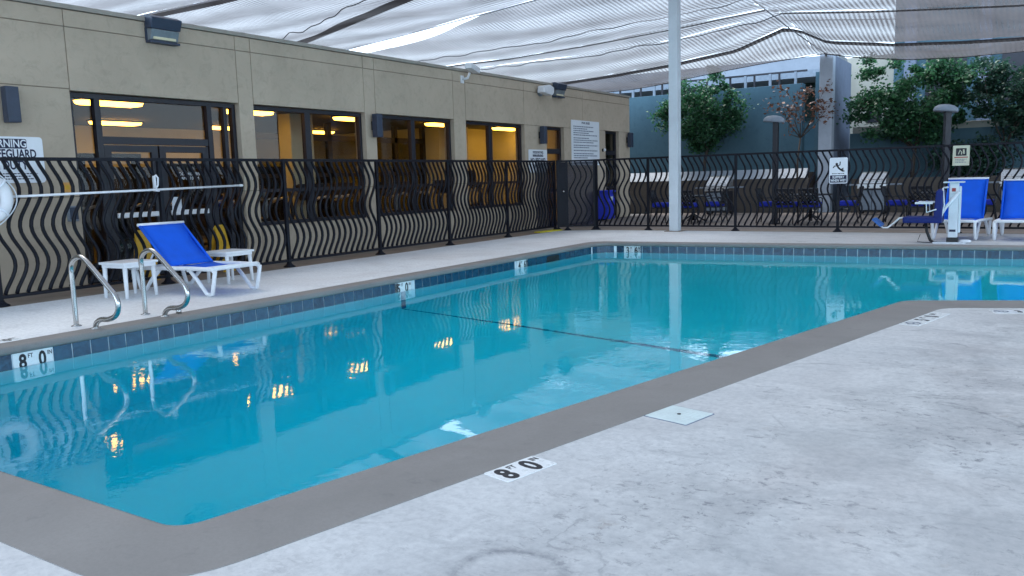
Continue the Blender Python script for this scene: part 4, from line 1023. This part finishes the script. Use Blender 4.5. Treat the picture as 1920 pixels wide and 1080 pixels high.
MB().box(-9, 5.0, 0, .4, 0, 4.28).build('body', 'teal_wall', t, .01)
t = thing('balcony_railing', 'dark metal railing along the top of the tall blue grey wall', 'railing', (-12, 29.5, 4.28))
MB().box(-6, 5.1, -.03, .03, .40, .46).build('top_rail', 'frame', t)
pm = MB().box(-.04, .04, -.04, .04, 0, .42).mesh('post', M['lamp_grey'])
for i in range(13): shared('post', pm, t, (-5.6+i*.86, 0, 0))
pm2 = MB().box(-.03, .03, -.03, .03, 0, .42).mesh('post', M['frame'])
for i in range(12): shared('post', pm2, t, (-5.3+i*.86, .05, 0))
t = thing('upper_building', 'pale flat building set back above the tall blue grey wall', 'building', (-14, 33, 0))
MB().box(-8, 7.4, 0, 5, 4.95, 5.6).build('wall', 'pale_cap', t, .01); MB().box(-8, 7.6, -1.5, 5, 4.7, 4.95).build('soffit', 'lamp_grey', t); MB().box(-8, 7.4, .6, 5, 3.4, 4.7).build('glazing', 'dark_glass', t)
MB().box(-8, 7.4, 1.0, 5, 0, 4.7).build('lower_wall', 'teal_wall', t)
t = thing('concrete_pier', 'tall grey concrete pier holding the canopy corner above the patio', 'pier', (-5.95, 27.9, 0))
MB().box(-.20, .20, 0, .4, 0, 4.97).build('front_face', 'pier_lit', t, .015); MB().box(-.195, .195, .42, 3.0, 0, 4.95).build('shaft', 'pier', t, .01)  # front face has its light put into the colour, shaft stays darker
MB().box(-.62, -.22, 1.35, 3.0, 0, 4.6).build('side_wall', 'teal_wall', t, .01)
MB().box(-.03, .03, -.06, .02, 4.9, 5.02).build('cable_bracket', 'steel', t)
t = thing('boundary_wall', 'dark blue low wall with beige ledge behind the right trees', 'wall', (-5.4, 29, 0))
MB().box(0, 16, 0, .35, 0, 2.5).build('body', 'teal_wall', t, .01); MB().box(.02, 16, .36, 1.6, 2.1, 2.72).build('ledge', 'ledge', t, .01)
t = thing('cream_building', 'cream rendered building rising behind the concrete pier', 'building', (-6.2, 32.5, 0))
MB().box(.0, 3.6, 0, 6, 0, 5.35).build('wall', 'cream_wall', t, .01)
MB().box(.7, 1.2, -.03, .05, 3.0, 4.0).build('window', 'frame', t)
t = thing('teal_building', 'dark teal building with deep bays behind the right hand trees', 'building', (-4.5, 31.5, 0))
MB().box(0, 16, 0, 8, 0, 15).build('wall', 'teal_wall', t, .01)
for i in range(6):
    MB().box(.35+i*2.2, .7+i*2.2, -.25, .0, 0, 14.2).build('fin', 'pier', t, .008)
    MB().box(1.0+i*2.2, 2.2+i*2.2, -.04, .02, 3.4, 5.2).build('window', 'frame', t); MB().box(1.0+i*2.2, 2.2+i*2.2, -.04, .02, 6.6, 8.4).build('window', 'frame', t); MB().box(1.0+i*2.2, 2.2+i*2.2, -.04, .02, 9.8, 11.6).build('window', 'frame', t)

def tree(loc, label, trunk_h, crown_c, crown_r, nleaf, mat, lsz, seed, forks=5, tr=.07, cat='tree', sparse=False):
    rnd = random.Random(seed); t = thing('tree', label, cat, loc)
    b = MB(); tips = []
    stem = [(0, 0, 0), (rnd.uniform(-.08, .08), rnd.uniform(-.05, .05), trunk_h*.5), (rnd.uniform(-.12, .12), 0, trunk_h)]
    b.tube(stem, [tr, tr*.85, tr*.7], 7)
    cc = Vector(crown_c); cr = Vector(crown_r)
    for i in range(forks):
        a = 2*PI*i/forks+rnd.uniform(-.4, .4); e = rnd.uniform(.45, .9)
        tip = cc+Vector((math.cos(a)*cr.x*e, math.sin(a)*cr.y*e, cr.z*rnd.uniform(-.35, .85)))
        m_ = Vector(stem[-1]).lerp(tip, .5)+Vector((0, 0, -.12))+Vector((rnd.uniform(-.15, .15),)*3)
        b.tube([stem[-1], m_, tip], [tr*.55, tr*.35, tr*.12], 5); tips += [m_, tip]
        for _ in range(3):
            s_ = m_.lerp(tip, rnd.random()); e_ = s_+Vector((rnd.uniform(-.5, .5)*cr.x*.8, rnd.uniform(-.5, .5)*cr.y*.8, rnd.uniform(-.15, .5)*cr.z*.8))
            b.tube([s_, s_.lerp(e_, .5)+Vector((0, 0, .05)), e_], [tr*.2, tr*.13, tr*.06], 4); tips += [s_.lerp(e_, .6), e_]
    b.build('trunk', 'bark', t)
    cl = []
    if sparse:
        for p in tips: cl += [(p, .22)]*2
    else:
        for _ in range(58):
            d = Vector((rnd.gauss(0, 1), rnd.gauss(0, 1), rnd.gauss(0, 1))).normalized()
            r_ = rnd.uniform(.35, 1.0)**.5
            p = cc+Vector((d.x*cr.x, d.y*cr.y, d.z*cr.z))*r_*(.88+.55*noise.noise(d*1.9+Vector((seed, 0, 0))))
            cl.append((p, rnd.uniform(.10, .36)))
        for p in tips: cl.append((p, .3))
    lv = MB()
    for _ in range(nleaf):
        p, r_ = rnd.choice(cl); d = Vector((rnd.gauss(0, 1), rnd.gauss(0, 1), rnd.gauss(0, .8)))
        q = p+d*r_*.55
        u = Vector((rnd.gauss(0, 1), rnd.gauss(0, 1), rnd.gauss(0, .6))).normalized(); v_ = u.cross(Vector((rnd.gauss(0, 1), rnd.gauss(0, 1), rnd.gauss(0, 1)))).normalized()
        L = lsz*rnd.uniform(.6, 1.3); Wd = L*.32
        lv.add([q-u*L*.5, q+v_*Wd, q+u*L*.5, q-v_*Wd], [(0, 1, 2, 3)])
    me_ = bpy.data.meshes.new('crown'); me_.from_pydata(lv.v, [], lv.f); me_.materials.append(M[mat]); me_.update()
    link(bpy.data.objects.new('crown', me_), t)
    return t
tree((-10.15, 28.55, 1.2), 'round dark green tree in the planter behind the white post', 1.0, (-.05, 0, 2.2), (1.55, .8, 1.45), 14000, 'leaf', .115, 11)
tree((-6.75, 27.75, 1.0), 'thin russet leaved sapling in front of the concrete pier', 1.4, (.25, -.1, 2.35), (1.15, .3, .95), 430, 'leaf_red', .12, 29, 8, .035, 'sapling', True)
tree((-3.45, 28.5, .9), 'broad dark green tree between the pier and the right lamp post', 1.0, (-.05, 0, 2.45), (1.95, .85, 1.4), 19000, 'leaf', .115, 35, 6)
tree((-1.0, 28.6, .9), 'slender multi stemmed green tree behind the right lamp post', 1.0, (.05, 0, 2.6), (1.25, .7, 1.2), 7500, 'leaf_deep', .115, 47, 5, .05)
tree((1.7, 28.6, .9), 'dark green tree in the planter at the right edge', 1.0, (0, 0, 2.5), (1.6, .8, 1.2), 9000, 'leaf_deep', .115, 59, 5)
tree((-1.9, 28.35, 1.0), 'low dark shrub in the planter below the cream sign', .2, (0, 0, .55), (1.1, .4, .5), 3500, 'leaf_deep', .12, 61, 5, .03, 'shrub')

# lamp posts on the patio
def lamp_post(loc, rz, label):
    t = thing('lamp_post', label, 'lamp post', loc, rz, 'dark lamp posts on the patio')
    MB().box(-.065, .065, -.065, .065, 0, 2.62).build('post', 'frame', t, .008); MB().box(-.12, .12, -.12, .12, 0, .03).build('base_plate', 'frame', t)
    b = MB(); prof = [(.27, 0), (.275, .03), (.25, .10), (.17, .15), (.05, .17), (0, .172)]
    b.lathe(prof, 20, Matrix.Translation((-.05, 0, 2.60)) @ Matrix.Rotation(.10, 4, 'Y') @ Matrix.Diagonal((1, .7, 1, 1))); b.build('lamp_head', 'lamp_grey', t)
lamp_post((-5.83, 21.7, 0), 0, 'dark lamp post with grey domed head left of the slippery sign')
lamp_post((-1.93, 21.7, 0), .5, 'dark lamp post with grey domed head behind the pool lift')

# wheeled bin
t = thing('trash_bin', 'bright blue wheeled bin behind the gate by the building', 'bin', (-11.25, 22.85, 0))
MB().prism([(-.2, -.24), (.2, -.24), (.2, .24), (-.2, .24)], .06, .86).build('body', 'blue_plastic', t, .02)
MB().box(-.24, .22, -.27, .27, .86, .93).build('lid', 'blue_plastic', t, .02)
for s in (-.2, .2): MB().lathe([(.08, -.02), (.08, .02)], 12, Matrix.Translation((-.16, s, .08)) @ Matrix.Rotation(PI/2, 4, 'X')).build('wheel', 'black', t)
MB().tube([(-.24, -.2, .88), (-.30, -.2, .9), (-.30, .2, .9), (-.24, .2, .88)], .014, 6).build('handle', 'blue_plastic', t)
MB().box(.2, .205, -.1, .1, .62, .74).build('sticker', 'paper', t)

# patio dining sets
def chair(loc, rz, label):
    t = thing('patio_chair', label, 'chair', loc, rz, 'wrought iron patio chairs with blue cushions')
    for x in (-.23, .23):
        MB().tube([(x, -.22, 0), (x, -.21, .42)], .016, 6).build('leg', 'iron', t)
        MB().tube([(x, .27, 0), (x, .2, .42), (x, .29, .90)], .016, 6).build('leg', 'iron', t)
        MB().tube([(x, .24, .66), (x*1.05, 0, .67), (x*1.05, -.2, .64), (x, -.21, .42)], .014, 6).build('armrest', 'iron', t)
    MB().box(-.24, .24, -.23, .23, .40, .43).build('seat_frame', 'iron', t)
    MB().box(-.23, .23, -.24, .2, .432, .56).build('cushion', 'cushion', t, .035)
    Tb = Matrix.Translation((0, .205, .43)) @ Matrix.Rotation(-.185, 4, 'X')
    MB().box(-.24, .24, -.012, .016, .42, .49, Tb).build('top_bar', 'iron', t); MB().box(-.24, .24, -.01, .012, .06, .09, Tb).build('lower_bar', 'iron', t)
    sl_ = MB()
    for i in range(9):
        xa = -.46+i*.1
        for sg in (1, -1):
            p0 = [xa, .09]; p1 = [xa+sg*.36, .45]
            for pa, pb in ((p0, p1),):
                lo, hi = -.22, .22
                def clipx(p, q, xl):
                    u = (xl-p[0])/(q[0]-p[0]); return [xl, p[1]+(q[1]-p[1])*u]
                a_, b_ = pa[:], pb[:]
                if a_[0] < lo: a_ = clipx(pa, pb, lo) if (pb[0]-lo) > 0 else None
                elif a_[0] > hi: a_ = clipx(pa, pb, hi) if (pb[0]-hi) < 0 else None
                if a_ is None: continue
                if b_[0] < lo: b_ = clipx(pa, pb, lo)
                elif b_[0] > hi: b_ = clipx(pa, pb, hi)
                sl_.tube([(a_[0], 0, a_[1]), (b_[0], 0, b_[1])], .021, 4, False, Tb)
    sl_.build('lattice', 'iron', t)
    return t
first = chair((-9.2, 22.3, 0), PI/2, 'iron patio chair seen side on left of the white post')
CH = [((-8.25, 21.8), PI, 'iron patio chair with its lattice back to the pool right of the white post'), ((-7.75, 22.7), -PI/2, 'iron patio chair in front of the left grill'),
      ((-6.15, 22.3), PI/2, 'iron patio chair seen side on left of the left lamp post'), ((-5.55, 21.75), PI, 'iron patio chair with lattice back just right of the left lamp post'),
      ((-4.95, 21.75), PI, 'iron patio chair with lattice back left of the slippery sign'), ((-4.15, 22.4), -PI/2, 'iron patio chair behind the slippery sign post'),
      ((-3.05, 22.4), PI/2, 'iron patio chair right of the middle grill'), ((-2.45, 21.9), PI, 'iron patio chair behind the pool lift seat'),
      ((-1.15, 22.4), -PI/2, 'iron patio chair between the two raised loungers')]
for (x, y), rz, lb in CH: dup(first, (x, y, 0), rz, lb)
def patio_table(loc, label):
    t = thing('patio_table', label, 'table', loc, 0, 'dark iron patio tables')
    MB().lathe([(.52, .70), (.54, .715), (.54, .735), (.5, .74)], 24).build('top', 'iron', t)
    MB().lathe([(.05, .03), (.05, .70)], 10).build('column', 'iron', t)
    for k in range(4):
        a = PI/4+k*PI/2; MB().tube([(0, 0, .22), (.2*math.cos(a), .2*math.sin(a), .1), (.38*math.cos(a), .38*math.sin(a), 0)], .022, 6).build('leg', 'iron', t)
patio_table((-8.4, 22.7, 0), 'round iron patio table among the chairs by the white post')
patio_table((-5.15, 22.65, 0), 'round iron patio table between the left lamp post and slippery sign')
patio_table((-2.1, 22.8, 0), 'round iron patio table behind the pool lift')

# gas grills
def grill(loc, label, rz=0):
    t = thing('gas_grill', label, 'grill', loc, rz, 'stainless gas grills along the planter wall')
    MB().box(-.36, .36, -.26, .28, .10, .76).build('cabinet', 'machine', t, .01)
    for s in (-.172, .172): MB().box(s-.165, s+.165, -.285, -.262, .14, .72).build('door', 'lamp_grey', t, .006)
    MB().box(-.40, .40, -.36, -.24, .77, .90).build('control_panel', 'grill_steel', t, .012)
    for x in (-.24, -.08, .08, .24): MB().lathe([(.028, 0), (.024, .03)], 10, Matrix.Translation((x, -.36, .835)) @ Matrix.Rotation(PI/2, 4, 'X')).build('knob', 'black', t)
    MB().prism([(-.26, .92), (-.24, .98), (-.10, 1.22), (.05, 1.26), (.26, 1.20), (.28, .92)], -.37, .37, frame((0, 0, 0), (0, 1, 0), (0, 0, 1))).build('lid', 'grill_steel', t, .015)
    MB().tube([(-.28, -.25, 1.02), (-.28, -.30, 1.03), (.28, -.30, 1.03), (.28, -.25, 1.02)], .012, 6).build('handle', 'steel', t)
    for s in (-1, 1): MB().box(s*.57-.17, s*.57+.17, -.25, .24, .86, .90).build('side_shelf', 'lamp_grey', t, .008)
    for x in (-.32, .32):
        for y in (-.2, .22): MB().lathe([(.045, -.02), (.045, .02)], 10, Matrix.Translation((x, y, .05)) @ Matrix.Rotation(PI/2, 4, 'X')).build('caster', 'black', t)
grill((-8.95, 26.6, 0), 'stainless gas grill behind the left dining set')
grill((-4.25, 26.6, 0), 'bright stainless gas grill right of the slippery sign')
grill((-.62, 26.6, 0), 'stainless gas grill behind the loungers at the right edge')

# signs on the far fence
t = thing('safety_sign', 'white and navy slippery when wet sign on the far fence', 'sign', (-3.755, 19.02, 1.33))
T = frame((0, -.02, 0), (1, 0, 0), (0, 0, 1))
MB().prism(rrect(.40, .58, .04), -.012, 0, T).build('sign_plate', 'navy_ink', t)
MB().prism(rrect(.376, .556, .03), 0, .001, T).build('face', 'sign_white', t)
MB().prism(rrect(.345, .16, .012), .001, .0022, T @ Matrix.Translation((0, -.18, 0))).build('lower_panel', 'navy_ink', t)
text('lettering', 'SLIPPERY', .072, 'sign_white', t, T @ Matrix.Translation((0, -.145, .004)), .0015, xs=.85)
text('lettering', 'WHEN WET', .072, 'sign_white', t, T @ Matrix.Translation((0, -.215, .004)), .0015, xs=.80)
b = MB(); Tf = T @ Matrix.Translation((0, .06, .003))
b.lathe([(.001, -.002), (.027, -.002), (.027, .002), (.001, .002)], 12, Tf @ Matrix.Translation((-.035, .08, 0)))
for pts, r_ in (([(-.03, .055), (.0, .0), (.05, -.045)], .020), ([(.05, -.045), (.10, -.01), (.085, -.06)], .014), ([(.05, -.045), (.09, -.075), (.125, -.07)], .014), ([(-.025, .04), (.03, .06), (.035, .13)], .011), ([(-.03, .04), (-.08, .04), (-.11, -.0)], .011)):
    b.tube([(x, y, 0) for x, y in pts], r_, 5, False, Tf, flat=.15)
b.build('falling_figure', 'ink', t)
dashes(T @ Matrix.Translation((0, 0, .001)), -.13, .13, [(-.065, .12)], .016, 'ink', t, 9)
t = thing('notice_sign', 'small cream notice sign on the far fence above the pool lift', 'sign', (-1.42, 19.02, 1.56))
MB().prism(rrect(.30, .40, .012), -.01, 0, T).build('sign_plate', 'sign_cream', t)
MB().prism(rrect(.19, .15, .008), 0, .001, T @ Matrix.Translation((0, .07, 0))).build('picture_panel', 'ink', t)
b = MB()
b.tube([(-.05, .03, .0015), (-.02, .11, .0015), (.01, .06, .0015), (.0, .02, .0015)], .012, 5, False, T, flat=.15); b.tube([(.04, .12, .0015), (.05, .03, .0015)], .016, 5, False, T, flat=.15); b.build('picture', 'sign_cream', t)
MB().prism(rrect(.24, .02, .004), 0, .001, T @ Matrix.Translation((0, -.035, 0))).build('red_line', 'red', t)
dashes(T, -.10, .10, [(-.075, .10), (-.105, .06), (-.135, .09)], .012, 'grey_print', t, 13)
